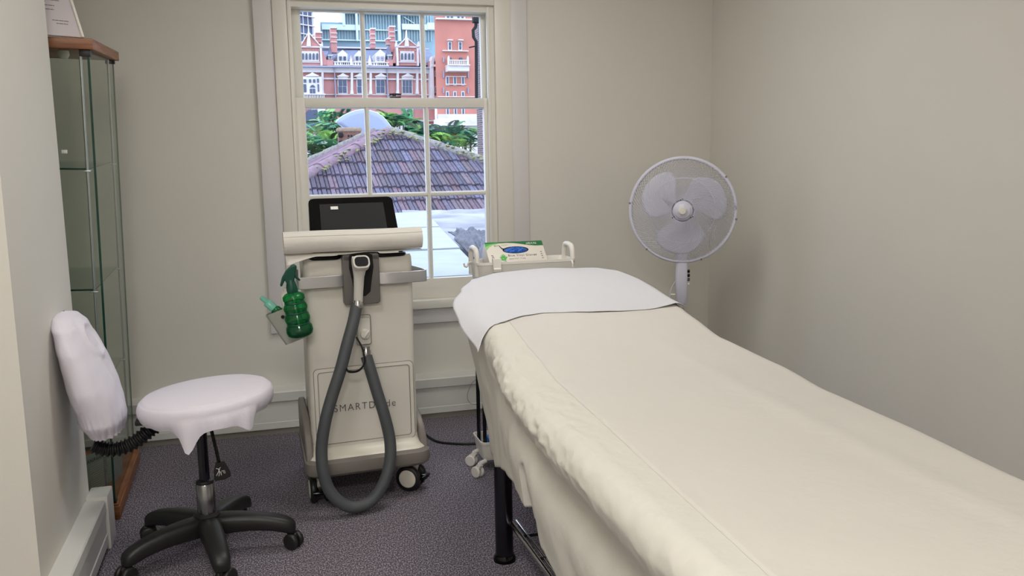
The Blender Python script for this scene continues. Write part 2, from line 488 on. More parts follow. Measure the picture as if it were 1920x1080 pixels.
def sash(name, yf, z0, z1, gx0, gx1, gz0, gz1, rows, th=.034):
    s0, s1 = OX0 + .022, OX1 - .022
    m = MB()
    m.bx(s0, yf, z0, gx0, yf + th, z1, .002); m.bx(gx1, yf, z0, s1, yf + th, z1, .002)
    m.bx(gx0, yf, z0, gx1, yf + th, gz0, .002); m.bx(gx0, yf, gz1, gx1, yf + th, z1, .002)
    fr = m.build(name, M['trim'], win)
    b = MB(); w = gx1 - gx0; h = gz1 - gz0; t = .011
    for k in (1, 2):
        x = gx0 + w * k / 3
        b.prism([(x - t, yf + .012, gz0), (x - t * .45, yf + .002, gz0), (x + t * .45, yf + .002, gz0), (x + t, yf + .012, gz0), (x + t, yf + .034, gz0), (x - t, yf + .034, gz0)], (0, 0, h))
    for k in range(1, rows):
        z = gz0 + h * k / rows
        b.prism([(gx0, yf + .013, z - t), (gx0, yf + .003, z - t * .45), (gx0, yf + .003, z + t * .45), (gx0, yf + .013, z + t), (gx0, yf + .033, z + t), (gx0, yf + .033, z - t)], (w, 0, 0))
    b.build('glazing_bar', M['trim'], fr, ang=20)
    for i in range(3):
        for j in range(rows):
            MB().bx(gx0 + w * i / 3, yf + .026, gz0 + h * j / rows, gx0 + w * (i + 1) / 3, yf + .029, gz0 + h * (j + 1) / rows).build('pane', M['pane'], fr)
    return fr
lo = sash('lower_sash', 4.19, .592, 1.556, .245, 1.092, .690, 1.512, 2)
up = sash('upper_sash', 4.236, 1.51, 1.97, .245, 1.096, 1.556, 1.948, 1)
m = MB(); c = at(741, 184, 4.2)
m.box((c.x, 4.205, 1.560), (.055, .022, .008), bev=.002); m.cyl((c.x - .004, 4.205, 1.56), (c.x - .004, 4.205, 1.574), .009)
m.tube([(c.x - .028, 4.2, 1.573), (c.x, 4.205, 1.575), (c.x + .03, 4.21, 1.574)], .004)
m.build('sash_latch', M['dsteel'], win)

# ------------------------------------------------------------------ ceiling lamps, unseen, added to light the room evenly
for (lx, ly), pw in LAMPS:
    t = thing('added_ceiling_lamp', {-0.7: 'added unseen flat white ceiling lamp panel nearest the entrance', 2.9: 'added unseen flat white ceiling lamp panel above the head of the treatment couch', 1.7: 'added unseen flat white ceiling lamp panel on the stool side of the room'}[ly], 'ceiling lamp', (lx, ly, CEIL - .045), group='added unseen ceiling lamp panels')
    MB().box((0, 0, .0225), (.62, .62, .045), bev=.004).build('housing', M['lampface'], t)
    area_light('lamp_light', (0, 0, -.006), (0, 0, 0), .58, .58, pw, LAMP_COL, t)
area_light('window_daylight', ((OX0 + OX1) / 2, YW + .33, 1.29), (math.radians(-90), 0, 0), 1.0, 1.42, 0, (1, 1, 1), None, True)

# ------------------------------------------------------------------ display cabinet
cab = thing('display_cabinet', 'tall glass display cabinet with cherry wood top and base', 'display cabinet', (-.53, 3.28, 0), rot=(math.radians(2.8), math.radians(1.8), 0))
CW, CD, CH = .44, .59, 1.672
MB().bx(-CW, 0, 0, 0, CD, .05, .002).build('base', M['cherry'], cab)
MB().bx(-CW, 0, CH - .034, 0, CD, CH, .002).build('top_panel', M['cherry'], cab)
MB().bx(-CW + .004, .004, .05, -.004, CD - .004, .056).build('base_board', M['cherry'], cab)
g0, g1 = .056, CH - .034
def gpane(name, x0, y0, x1, y1):
    p = MB().bx(x0, y0, g0, x1, y1, g1).build(name, M['cglass'], cab)
    return p
fd = gpane('glass_door', -CW + .02, .022, -.022, .027)
gpane('glass_side', -.022, .03, -.017, CD - .02); gpane('glass_side', -CW + .017, .03, -CW + .022, CD - .02)
gpane('glass_back', -CW + .024, CD - .022, -.024, CD - .017)
MB().bx(-.023, .0215, g0, -.016, .0285, g1).build('glass_edge', M['cedge'], cab)
MB().bx(-.0225, CD - .0205, g0, -.0175, CD - .0185, g1).build('glass_edge', mat('pale_glass_edge', (120, 134, 122), .3), cab)
for x, y in ((-.047, .045), (-.034, CD - .05), (-CW + .04, .045), (-CW + .04, CD - .05)):
    MB().cyl((x, y, g0), (x, y, g1), .0045, seg=10).build('post', M['steel'], cab)
for z in (1.245, .83, .455):
    sh = MB().bx(-CW + .03, .05, z, -.045, CD - .04, z + .005).build('shelf', M['cglass'], cab)
    m = MB(); m.bx(-CW + .03, .0485, z - .0005, -.045, .0495, z + .0055); m.bx(-.045, .05, z + .001, -.0445, CD - .04, z + .004)
    m.build('shelf_edge', M['cedge'], sh)
    m = MB(); m.bx(-.062, .04, z - .007, -.036, .06, z - .001, .001); m.bx(-.045, CD - .06, z - .006, -.025, CD - .04, z - .001, .001)
    each(m, 'shelf_clip', M['steel'], sh)
m = MB(); m.bx(-.045, .014, g1 - .022, -.012, .04, g1, .002); m.bx(-.045, .014, g0, -.012, .04, g0 + .012, .002)
m.bx(-.045, CD - .04, g1 - .014, -.012, CD - .02, g1, .001)
each(m, 'door_pivot', M['black'], cab)
m = MB().lathe([(.001, -.028), (.012, -.026), (.018, -.014), (.016, 0), (.001, 0)], (-.11, .12, g1), seg=16)
m.build('spot_lamp', M['fancap'], cab)
MB().bx(-.118, .0195, 1.30, -.1, .0212, 1.312, .0006).build('white_mark', M['whiteink'], cab)  # small white patch on the door glass
# certificate leaning on the wall, standing on the cabinet
def slab_on(origin, ux, uz, w, h, t):
    pass
cert = thing('certificate', 'framed white certificate leaning on top of the glass cabinet', 'certificate', (-.512, 3.235, 1.6775), rot=(math.radians(-30), 0, math.radians(30)))
MB().bx(-.21, 0, 0, 0, .006, .297, .001).build('backing_board', M['cert'], cert)
MB().bx(-.004, -.004, 0, .004, .010, .297, .001).build('frame_edge', M['trim'], cert)
R1 = random.Random(3)
for rows in (((.196, -.13, -.09), (.170, -.145, -.07), (.162, -.145, -.05), (.154, -.145, -.045), (.146, -.145, -.045), (.138, -.145, -.04), (.130, -.145, -.085), (.116, -.135, -.06), (.100, -.125, -.065)),
             ((.062, -.15, -.105), (.052, -.148, -.13), (.044, -.148, -.12), (.036, -.148, -.115), (.028, -.148, -.125), (.020, -.148, -.13)),
             ((.058, -.08, -.03), (.046, -.07, -.035))):
    m = MB()
    for z, x0, x1 in rows:
        x = x0
        while x < x1:
            w = R1.uniform(.006, .016); m.bx(x, -.0012, z, min(x + w, x1), -.0002, z + .0022); x += w + .002
    m.build('printed_text', M['certink'], cert)
# notice sheet standing inside the cabinet foot
nt = thing('notice_sheet', 'clear plastic panel lettered ANAGEL standing low inside the glass cabinet', 'sign', (-.650, 3.372, .060), rz=math.radians(63))
MB().bx(0, 0, 0, .215, .002, .155, .0006).build('panel', trans_mat('smoky_clear_plastic', (186, 194, 190), .45, .3), nt)
m = MB()
for k in range(12):
    z = .108 - k * .0085
    m.bx(.022, -.0014, z, .165 - (k * 37 % 9) * .005, -.0004, z + .0035)
m.build('printed_text', M['groove'], nt)
text_part('lettering', 'ANAGEL', .022, M['darkink'], nt, (.012, -.002, .122), (PI / 2, 0, 0), space=1.15, extrude=.0003)

# ------------------------------------------------------------------ stool
HX, HY = -.207, 2.875
st = thing('saddle_stool', 'round wheeled stool with white cloth covers and black star base', 'stool', (HX, HY, 0))
for k in range(5):
    a = math.radians(65 + 72 * k); d = Vector((math.cos(a), math.sin(a), 0))
    mb = MB(); s = Vector((-math.sin(a), math.cos(a), 0)); rings = []
    for r, zt, h, w in ((.0, .14, .07, .036), (.07, .138, .064, .036), (.13, .134, .056, .034), (.19, .124, .052, .031), (.235, .112, .05, .030), (.264, .100, .05, .027), (.278, .084, .032, .018)):
        rings.append([d * r + s * (w * x) + Vector((0, 0, zt - h / 2 + h / 2 * z)) for x, z in ((-.7, 1), (.7, 1), (1, .55), (1, -.8), (.8, -1), (-.8, -1), (-1, -.8), (-1, .55))])
    mb.rings(rings)
    arm = mb.build('base_arm', M['black'], st, ang=60, sub=1)
    ca = a + (1.9, .9, .3, 2.2, -.6)[k]; cd = Vector((math.cos(ca), math.sin(ca), 0)); ax = Vector((-math.sin(ca), math.cos(ca), 0))
    c = d * .255 + cd * .016
    mb = MB()
    for q in (-1, 1):
        mb.lathe([(.001, -.007), (.02, -.009), (.026, -.006), (.0275, 0), (.026, .006), (.02, .009), (.001, .008)], c + ax * (.015 * q) + Vector((0, 0, .0275)), ax, 20)
    mb.box(c + Vector((0, 0, .04)), (.03, .014, .03), (0, 0, ca), .005)
    mb.cyl(d * .255 + Vector((0, 0, .03)), d * .255 + Vector((0, 0, .07)), .008, seg=10)
    mb.build('caster', M['black'], st, ang=50)
MB().lathe([(.001, .075), (.04, .078), (.045, .1), (.042, .138), (.034, .146), (.001, .146)], seg=24).build('hub', M['black'], st)
MB().lathe([(.001, .13), (.0285, .13), (.0285, .240), (.026, .244), (.001, .244)], seg=28).build('column_sleeve', mat('polished_sleeve', (150, 150, 152), .16, 1.0), st)
MB().lathe([(.001, .236), (.026, .238), (.028, .246), (.026, .252), (.018, .256), (.001, .256)], seg=24).build('column_collar', M['black'], st)
MB().lathe([(.001, .25), (.0165, .25), (.0165, .47), (.001, .47)], seg=24).build('gas_column', M['dsteel'], st)
m = MB().bx(-.1, -.07, .462, .1, .07, .478, .004); m.bx(-.19, -.03, .458, -.05, .03, .474, .004)
m.build('seat_plate', M['black'], st)
SX, SY = .022, .0
def seat_pt(u, v):
    a = 2 * PI * u; R = .2075
    t = v
    if t < .62: r = R * .93 * (t / .62); z = .571 - .016 * (r / R) ** 2 - .006 * (r / R) ** 6
    elif t < .86:
        k = (t - .62) / .24 * PI / 2; r = R * .93 + R * .07 * math.sin(k) ; z = .549 - .026 * (1 - math.cos(k))
    else:
        k = (t - .86) / .14; r = R * (1 - .06 * k * k); z = .523 - .036 * k
        z += .002 * math.sin(a * 17) * k; r += .002 * math.sin(a * 31 + 1) * k * abs(math.sin(a * 2.5))
        # loose corners of the cloth hanging at the front and right
        for a0, dep, wd in ((-1.79, .066, .13), (-.93, .036, .15), (-1.35, .006, .3)):
            dd = (a - a0 + PI) % (2 * PI) - PI
            z -= dep * math.exp(-(dd / wd) ** 2) * k * k; r += .022 * math.exp(-(dd / wd) ** 2) * k
        z -= .003 * math.sin(a * 3 + .7) * k
    if t < .86: z += .0012 * noise.noise(Vector((math.cos(a) * r * 14, math.sin(a) * r * 14, 0)))
    z += r * math.cos(a) * .07 - .008
    if t > .86: r += .0016 * math.sin(a * 44 + 3 * math.sin(a * 3)) * k * (1 - k) * 4
    return Vector((SX + r * math.cos(a), SY + r * math.sin(a), z))
MB().lathe([(.001, .486), (.16, .486), (.18, .50), (.185, .515), (.18, .525), (.001, .53)], (SX, SY, -.012), seg=40).build('seat', M['black'], st)
MB().grid(seat_pt, 120, 44).build('seat_cover', M['cloth'], st, ang=None)
# lever
lv = MB().tube([(.02, -.02, .468), (.03, -.03, .44), (.045, -.05, .36), (.05, -.052, .322)], .0055, 8)
lv = lv.build('lever', M['blackgloss'], st)
p0 = Vector((.052, -.056, .325))
m = MB().prism([p0 + Vector((x, 0, z)) for x, z in ((-.012, .0), (.014, -.001), (.03, -.035), (.031, -.052), (.012, -.06), (-.016, -.063), (-.02, -.055), (-.02, -.03))], (0, .008, 0))
pad = m.build('lever_paddle', M['black'], lv, bev=.002)
m = MB(); q = p0 + Vector((0, -.0006, 0))
for x0, z0, x1, z1, w in ((-.012, -.02, 0, -.024, .0022), (-.004, -.024, -.002, -.034, .003), (-.012, -.044, -.004, -.03, .0022), (-.005, -.046, -.001, -.032, .0022), (.003, -.044, .002, -.032, .0022), (.004, -.03, .014, -.03, .002), (.008, -.034, .016, -.034, .0016), (.01, -.038, .016, -.038, .0016), (-.002, -.021, .002, -.018, .002)):
    m.tube([q + Vector((x0, 0, z0)), q + Vector((x1, 0, z1))], w / 2, 6)
m.build('paddle_symbol', M['whiteink'], pad)
# corrugated arm to the backrest
pts = spline([(-.11, .0, .458), (-.15, -.005, .436), (-.19, -.01, .408), (-.235, -.015, .39), (-.28, -.02, .392), (-.315, -.025, .41)], 16)
rr = [.0175 + .0035 * math.sin(i * PI / 1.5) for i in range(len(pts))]
pp = []; r2 = []
for i in range(len(pts) - 1):
    for k in range(3):
        pp.append(pts[i].lerp(pts[i + 1], k / 3)); r2.append(.0215 + .0032 * math.sin((i * 3 + k) * 2 * PI / 15))
MB().tube(pp, r2, 14).build('corrugated_arm', M['black'], st, ang=80)
# backrest with pleated cover: pad facing the seat
def back_pt(u, v):
    # v from bottom .0 to top 1, u around
    a = 2 * PI * u
    z = .452 + .378 * v
    prof_w = interp([(0, .115), (.12, .15), (.4, .175), (.7, .165), (.88, .14), (.96, .095), (1, .006)], v)
    thick = interp([(0, .045), (.12, .064), (.4, .068), (.7, .056), (.9, .044), (.97, .03), (1, .003)], v)
    cx = -.272 - .05 * v - .042 * v * v
    x = cx + thick * math.cos(a); y = prof_w * math.sin(a)
    if v < .22: 
        k = 1 - v / .22; q = .0045 * math.sin(a * 24 + 2 * math.sin(a * 3)) * k; x += q * math.cos(a); y += q * math.sin(a) * 1.5
    n = noise.noise(Vector((x * 18, y * 12, z * 10)))
    x += .004 * n + .002 * noise.noise(Vector((x * 50, y * 26, z * 22)))
    x += .010 * math.exp(-((math.hypot((y + .03) / .05, (v - .78) / .13) - 1) / .16) ** 2) * (1 if math.cos(a) > -.3 else 0)
    x += .004 * math.exp(-((y + .05 + .12 * (v - .5)) / .012) ** 2) * (1 if math.cos(a) > 0 else 0)
    return Vector((x, y - .015, z))
MB().grid(back_pt, 96, 60).build('backrest_cover', M['cloth'], st, ang=None)
m = MB().box((-.285, -.015, .50), (.04, .16, .08), bev=.015); m.box((-.305, -.015, .62), (.035, .2, .22), (0, math.radians(-10), 0), .016)
m.build('backrest', M['black'], st)

# ------------------------------------------------------------------ laser machine
MX, MY, MA = .338, 3.405, math.radians(4)
mc = thing('laser_machine', 'tall white beauty laser machine on casters with tablet screen', 'laser machine', (MX, MY, 0), MA)
def wl(p):
    p = Vector(p) - Vector((MX, MY, 0)); return Matrix.Rotation(-MA, 3, 'Z') @ p
def rr_ring(w, d, r, z, yc=0, n=6): return [Vector((x, y, z)) for x, y in rrect(w, d, r, n, 0, yc)]
FY = -.205      # front plane of the body
def body_ring(w, front, back, r, z, tp=.16):
    return [Vector((p.x * (1 - tp * (p.y - front) / (back - front)), p.y, p.z)) for p in rr_ring(w, back - front, r, z, (front + back) / 2)]
m = MB().rings([body_ring(.40, FY + .006, .2, .03, .19), body_ring(.405, FY + .001, .2, .03, .24), body_ring(.405, FY, .2, .028, .35), body_ring(.404, FY + .004, .19, .028, .6), body_ring(.408, FY + .006, .18, .03, .88),
                body_ring(.406, FY + .008, .178, .03, .905), body_ring(.40, FY + .014, .172, .028, .915), body_ring(.38, FY + .03, .16, .02, .917)])
body = m.build('body', M['machine'], mc, ang=40)
# seam under the cap and side lines
def ring_tube(pts, r, name, mt, par, seg=6):
    q = [Vector(p) for p in pts] + [Vector(pts[0]), Vector(pts[1])]
    return MB().tube(q, r, seg, cap=False).build(name, mt, par)
# service panel on the front
def front_rr(x0, x1, z0, z1, r, y, n=5):
    return [Vector((x, y, z)) for x, z in rrect(x1 - x0, z1 - z0, r, n, (x0 + x1) / 2, (z0 + z1) / 2)]
def frame_band(a, b, y, t):
    """a, b: outer and inner rounded outlines"""
    mb = MB(); n = len(a)
    va = [mb.b.verts.new(p) for p in a]; vb = [mb.b.verts.new(p) for p in b]
    va2 = [mb.b.verts.new(p + Vector((0, t, 0))) for p in a]; vb2 = [mb.b.verts.new(p + Vector((0, t, 0))) for p in b]
    for i in range(n):
        j = (i + 1) % n
        mb.b.faces.new((va[i], va[j], vb[j], vb[i])); mb.b.faces.new((va[i], va2[i], va2[j], va[j])); mb.b.faces.new((vb[i], vb[j], vb2[j], vb2[i]))
    return mb
y0 = FY - .003
pf = frame_band(front_rr(-.184, .184, .214, .512, .016, y0), front_rr(-.172, .172, .225, .500, .012, y0 - .001), y0, .01).build('panel_frame', M['machine'], mc)
MB().prism(front_rr(-.169, .169, .228, .497, .01, y0 + .001), (0, .01, 0)).build('service_panel', M['machine'], mc)
ring_tube(front_rr(-.185, .185, .213, .513, .016, y0 + .002), .0016, 'groove', M['groove'], pf)
ring_tube(front_rr(-.1705, .1705, .2265, .4985, .011, y0 + .001), .0014, 'groove', M['groove'], pf)
text_part('lettering', 'SMARTDiode', .038, M['ink'], mc, (-.119, y0 - .0005, .346), (PI / 2, 0, 0), space=1.22, extrude=.0003, sx=.93)
# white foot and grey bumper base
MB().rings([body_ring(.446, FY - .045, .25, .05, .172), body_ring(.45, FY - .047, .25, .05, .180), body_ring(.44, FY - .036, .24, .045, .189), body_ring(.418, FY - .016, .22, .04, .197), body_ring(.41, FY - .003, .21, .035, .212), body_ring(.406, FY + .001, .2, .03, .225)]).build('foot', M['machine2'], mc, ang=50)
MB().rings([body_ring(.45, FY - .052, .26, .05, .118), body_ring(.474, FY - .066, .265, .055, .13), body_ring(.48, FY - .07, .265, .055, .148), body_ring(.474, FY - .066, .262, .055, .172), body_ring(.458, FY - .05, .256, .05, .181)]).build('bumper_base', M['mgrey'], mc, ang=30)
for s in (-1, 1):
    prof = [(-.235, .15), (-.225, .2), (-.2, .25), (-.15, .29), (-.1, .31), (.16, .32), (.2, .3), (.2, .15)]
    MB().prism([(s * (.203 - .06 * (y + .235)), y, z) for y, z in prof], (s * .026, 0, 0)).build('side_bumper', M['mgrey'], mc, bev=.006)
# casters
def caster(x, y, a, par):
    c = Vector((x, y, 0)); R = Matrix.Rotation(a, 3, 'Z')
    f = lambda p: c + R @ Vector(p)
    root = MB().cyl(f((0, 0, .09)), f((0, 0, .122)), .014, seg=14)
    root.prism([f((-.012, yy, zz)) for yy, zz in ((-.012, .1), (.028, .104), (.036, .075), (.03, .04), (.012, .04), (-.004, .07))], R @ Vector((.024, 0, 0)))
    fork = root.build('caster_fork', M['machine2'], par, ang=40)
    ax = R @ Vector((1, 0, 0))
    for s in (-1, 1):
        w = MB().lathe([(.02, -.011), (.044, -.012), (.0495, -.007), (.0505, 0), (.0495, .007), (.044, .012), (.02, .011)], f((s * .027, .018, .0505)), ax, 32)
        tyre = w.build('wheel', M['blackgloss'] if False else M['black'], par, ang=50)
        h = MB().lathe([(.001, s * .0145), (.030, s * .014), (.034, s * .0125), (.036, s * .010), (.036, 0), (.001, 0)], f((s * .027, .018, .0505)), ax, 28)
        h.build('wheel_disc', M['machine2'], tyre, ang=50)
    b = MB().tube([f((-.03, -.04, .052)), f((-.012, -.043, .053)), f((.012, -.043, .053)), f((.03, -.04, .052))], .0085, 10)
    b.box(f((0, -.02, .058)), (.03, .05, .01), (0, 0, a), .004)
    b.build('brake_pedal', M['blackgloss'], fork)
caster(-.178, -.19, math.radians(-2), mc); caster(.185, -.19, math.radians(52), mc)
caster(-.14, .19, .2, mc); caster(.15, .19, -.3, mc)
# top: recess handle, tablet
m = MB().rings([body_ring(.3, -.05, .14, .03, .915), body_ring(.28, -.03, .13, .03, .96), body_ring(.16, 0, .1, .03, .985)]); m.build('screen_mount', M['machine'], mc)
hp = [Vector(p) for p in ((-.172, -.12, .9165), (-.174, -.165, .918), (-.168, -.193, .918), (-.15, -.2, .917), (-.08, -.2, .917), (-.055, -.193, .926), (.055, -.193, .926), (.08, -.2, .917), (.15, -.2, .917), (.168, -.193, .918), (.174, -.165, .918), (.172, -.12, .9165))]
MB().tube(spline(hp, 4), .0075, 10).build('top_handle', M['blackgloss'], mc)
tb = MB(); TH = math.radians(24)
Rt = Matrix.Rotation(-TH, 3, 'X')
def trap(w0, w1, h, r, y, n=4):
    out = []
    for x, z in rrect(1, 1, r, n): 
        zz = (z + .5) * h; w = w0 + (w1 - w0) * (z + .5)
        out.append(Vector((x * w, y, zz)))
    return out
TO = Vector((.018, -.07, .928))
def tpos(ps): return [TO + Rt @ p for p in ps]
tb.prism(tpos(trap(.345, .322, .215, .07, 0)), Rt @ Vector((0, .022, 0)))
tab = tb.build('tablet', M['blackgloss'], mc, bev=.003)
MB().prism(tpos([Vector((x, -.0008, z)) for x, z in ((-.128, .02), (.128, .02), (.122, .19), (-.122, .19))]), Rt @ Vector((0, .0006, 0))).build('screen', mat('dark_screen', (44, 46, 48), .12), tab)
MB().prism(tpos([Vector((x, -.0018, z)) for x, z in ((-.082, .167), (-.054, .167), (-.054, .179), (-.082, .179))]), Rt @ Vector((0, .0006, 0))).build('white_mark', M['whiteink'], tab)
# side grab bar
zc = .835
def bar_strip(s):
    pts = [(s * .062, FY - .018), (s * .10, FY - .028), (s * .2, FY - .03), (s * .232, FY - .026), (s * .245, FY - .008), (s * .247, FY + .03), (s * .238, FY + .12), (s * .222, FY + .2), (s * .196, FY + .24)]
    sp = spline([(x, y, zc) for x, y in pts], 6)
    rings = []
    for i, p in enumerate(sp):
        d = (sp[min(i + 1, len(sp) - 1)] - sp[max(i - 1, 0)]).normalized(); nrm = Vector((-d.y, d.x, 0)) * .0035
        h = .021
        rings.append([p + nrm + Vector((0, 0, h)), p - nrm + Vector((0, 0, h)), p - nrm - Vector((0, 0, h)), p + nrm - Vector((0, 0, h))])
    return MB().rings(rings).build('grab_bar', M['steel'], mc, ang=40, bev=.0012)
bar_strip(-1); bar_strip(1)
# handpiece holder
hx = .0
def hpoly(pts, y): return [Vector((x, y, z)) for x, z in pts]
hb = MB()
hb.prism(front_rr(-.066, .066, .745, .93, .012, FY - .03), (0, .034, 0))
holder = hb.build('handpiece_holder', M['holder'], mc, bev=.003)
m = MB().prism([Vector((x, y, z)) for x, y, z in ((-.066, FY - .03, .925), (.066, FY - .03, .925), (.05, FY + .03, .955), (.02, FY + .04, .962), (-.02, FY + .04, .962), (-.05, FY + .03, .955))], (0, 0, -.02))
m.build('holder_hood', M['holder'], holder, bev=.003)
m = MB().prism([Vector((x, FY - .0315, z)) for x, z in ((-.042, .925), (-.044, .88), (-.036, .84), (-.03, .80), (-.012, .775), (.012, .775), (.03, .79), (.036, .83), (.045, .88), (.042, .925), (.02, .935), (-.02, .935))], (0, .001, 0))
m.build('holder_recess', M['blackmat'], holder)
# handpiece
hb = Vector((0, FY - .055, 0))
def sec(z, y, w, d, r=.42, n=5, x=0): return [Vector((x + a, y + b, z)) for a, b in rrect(w, d, min(w, d) * r, n)]
m = MB().rings([sec(.76, FY - .058, .033, .033, .49, x=-.021), sec(.80, FY - .058, .034, .034, .49, x=-.018), sec(.85, FY - .06, .038, .038, .45, x=-.015), sec(.88, FY - .064, .048, .05, .42, x=-.013), sec(.90, FY - .07, .056, .056, .38, x=-.012), sec(.915, FY - .072, .056, .046, .36, x=-.012), sec(.924, FY - .062, .05, .026, .36, x=-.012)])
hd = m.build('handpiece', M['handle'], mc, ang=60)
Rw = Matrix.Rotation(math.radians(-28), 3, 'X')
hc = Vector((-.012, FY - .107, .910))
MB().prism([hc + Rw @ Vector((x, 0, z)) for x, z in rrect(.06, .05, .018, 5)], Rw @ Vector((0, .03, 0))).build('handpiece_rim', M['handle'], hd, bev=.003)
MB().prism([hc + Rw @ Vector((x, -.001, z)) for x, z in rrect(.048, .037, .014, 5)], Rw @ Vector((0, .001, 0))).build('handpiece_window', M['blackmat'], hd)
MB().lathe([(.012, 0), (.02, .002), (.021, .016), (.018, .022), (.017, .03), (.01, .03)], (-.0225, FY - .058, .737), seg=24).build('handpiece_ferrule', M['chrome'], hd)
# hose: hangs from the handpiece to the floor and back up to the socket
HYW = 3.055
hpx = ((669, 571), (662, 605), (651, 645), (638, 695), (622, 745), (610, 790), (603, 840), (606, 885), (618, 920), (640, 943), (666, 951), (697, 938), (720, 905), (731, 865), (731, 825), (721, 780), (707, 735), (695, 695), (687, 668))
ysq = [3.145, 3.12, 3.10, 3.085, 3.075, 3.065, 3.06, 3.05, 3.045, 3.04, 3.04, 3.05, 3.06, 3.075, 3.09, 3.10, 3.115, 3.13, 3.145]
hp = [wl(at(px, py, y)) for (px, py), y in zip(hpx, ysq)]
for p in hp:
    if p.z < .0225: p.z = .0225
hs = spline(hp, 8)
MB().tube(hs, .0215, 16).build('hose', M['hose'], mc, ang=60)
# socket
c = wl(at(684, 622, 3.18)); c.y = FY - .006
m = MB().prism([Vector((c.x + x, FY - .014, c.z + z)) for x, z in rrect(.044, .098, .006, 4)], (0, .016, 0)); 
sk = m.build('socket_housing', M['caddy'] if False else M['tray'], mc, bev=.002)
m = MB().lathe([(.001, -.018), (.016, -.018), (.0185, -.012), (.0185, 0), (.001, 0)], (c.x, FY - .016, c.z - .008), (0, 1, 0), 24)
m.box((c.x, FY - .04, c.z - .006), (.009, .014, .034), (0, math.radians(38), 0), .003)
m.build('locking_knob', M['tray'], sk)
ring_tube([Vector((c.x + x, FY - .0005, c.z + .004 + z)) for x, z in rrect(.054, .112, .008, 4)], .0012, 'groove', M['groove'], sk)
MB().lathe([(.008, 0), (.017, .001), (.017, .02), (.014, .024), (.014, .036), (.008, .036)], wl(at(687, 666, 3.145)) + Vector((0, 0, -.002)), seg=20).build('hose_ferrule', M['chrome'], sk)
# strap
sp = [wl(at(px, py, y)) for px, py, y in ((668, 632, 3.11), (678, 650, 3.10), (683, 668, 3.095), (683, 682, 3.09), (672, 695, 3.07), (655, 697, 3.06), (648, 690, 3.08))]
MB().tube(spline(sp, 6), .0052, 8, sx=1, sy=.5).build('strap', M['blackmat'], mc)

# paper roll across the top
rl = at(657, 450, 3.2)
roll = thing('paper_roll', 'white couch paper roll lying across the top of the laser machine', 'paper roll', (.333, 3.185, .9785), math.radians(1.5))
def roll_pt(u, v):
    a = 2 * PI * u * 1.02; r = .0385 + .0012 * u + .0006 * noise.noise(Vector((v * 5, math.cos(a) * 2, math.sin(a) * 2)))
    return Vector((-.247 + .494 * v, r * math.cos(a + 2.4), r * math.sin(a + 2.4) + .001 * math.sin(v * 7)))
MB().grid(roll_pt, 60, 24).build('roll', M['paper'], roll, ang=None)
m = MB(); m.lathe([(.018, 0), (.0385, 0), (.0385, .002), (.018, .002)], (-.245, 0, 0), (1, 0, 0), 36, cap=False)
m.lathe([(.018, 0), (.0385, 0), (.0385, .002), (.018, .002)], (.243, 0, 0), (1, 0, 0), 36, cap=False)
each(m, 'roll_end', M['paper'], roll)
MB().lathe([(.018, 0), (.018, .49), (.0165, .49), (.0165, 0), (.018, 0)], (-.246, 0, 0), (1, 0, 0), 24, cap=False).build('core', mat('card_core', (170, 150, 122), .8), roll)
def flap(u, v):
    x = -.245 + .49 * v
    drop = .034 * (1 - v) ** 7 + .001
    k = u
    return Vector((x + .004 * k, .012 - .034 * k - .006 * math.sin(v * 6) * k - .02 * k * (1 - v) ** 5, -.0385 - .002 - drop * k * k - .004 * k * math.sin(v * 9 + 1) ** 2))
MB().grid(flap, 14, 40).build('loose_sheet', M['paper'], roll, ang=None, solid=.0008)

# ------------------------------------------------------------------ spray bottle and caddy hanging on the left of the machine
bb = at(564, 629, 3.10); nb = at(548, 545, 3.10)
ang = math.atan2(nb.x - bb.x, nb.z - bb.z); hgt = (nb - bb).length
sb = thing('spray_bottle', 'translucent green ribbed spray bottle hanging on the machine side', 'spray bottle', bb, rot=(math.radians(4), ang, 0))
prof = [(.001, 0), (.034, 0), (.043, .006), (.0465, .018), (.045, .034), (.038, .044), (.0375, .048), (.042, .056), (.044, .066), (.041, .078), (.036, .086), (.036, .09), (.0405, .098), (.0415, .106), (.038, .116), (.033, .123), (.034, .129), (.038, .136), (.037, .148), (.029, .156), (.018, .161), (.014, .163)]
k = hgt / .165
prof = [(r * 1.0, h * k) for r, h in prof]
bt = MB().lathe(prof, seg=36, cap=False).build('bottle', M['green'], sb, ang=70)
MB().lathe([(.001, .003), (.032, .003), (.041, .009), (.044, .018), (.042, .028), (.001, .028)], seg=30).build('liquid', M['liquid'], sb)
m = MB()
for z0, z1, r in ((.044 * k, .05 * k, .0385), (.086 * k, .092 * k, .0368), (.122 * k, .128 * k, .0338)):
    m.lathe([(r, z0), (r + .0015, (z0 + z1) / 2), (r, z1)], seg=36, cap=False)
m.build('waist_ring', M['dgreen'], bt)
MB().cyl((0, 0, .01), (0, 0, hgt), .003, seg=8).build('dip_tube', M['aqua'], sb)
MB().lathe([(.001, hgt - .003), (.0185, hgt - .003), (.0195, hgt + .004), (.018, hgt + .018), (.0165, hgt + .024), (.0125, hgt + .042), (.001, hgt + .044)], seg=24).build('collar', M['dgreen'], sb)
h0 = hgt + .028
m = MB().prism([Vector((x, -.011, h0 + z)) for x, z in ((-.014, 0), (.01, 0), (.016, .02), (.026, .045), (.03, .056), (.024, .064), (.012, .062), (-.008, .048), (-.026, .026), (-.038, -.002), (-.031, -.004), (-.018, .016))], (0, .022, 0))
m.build('spray_head', M['dgreen'], sb, bev=.004)
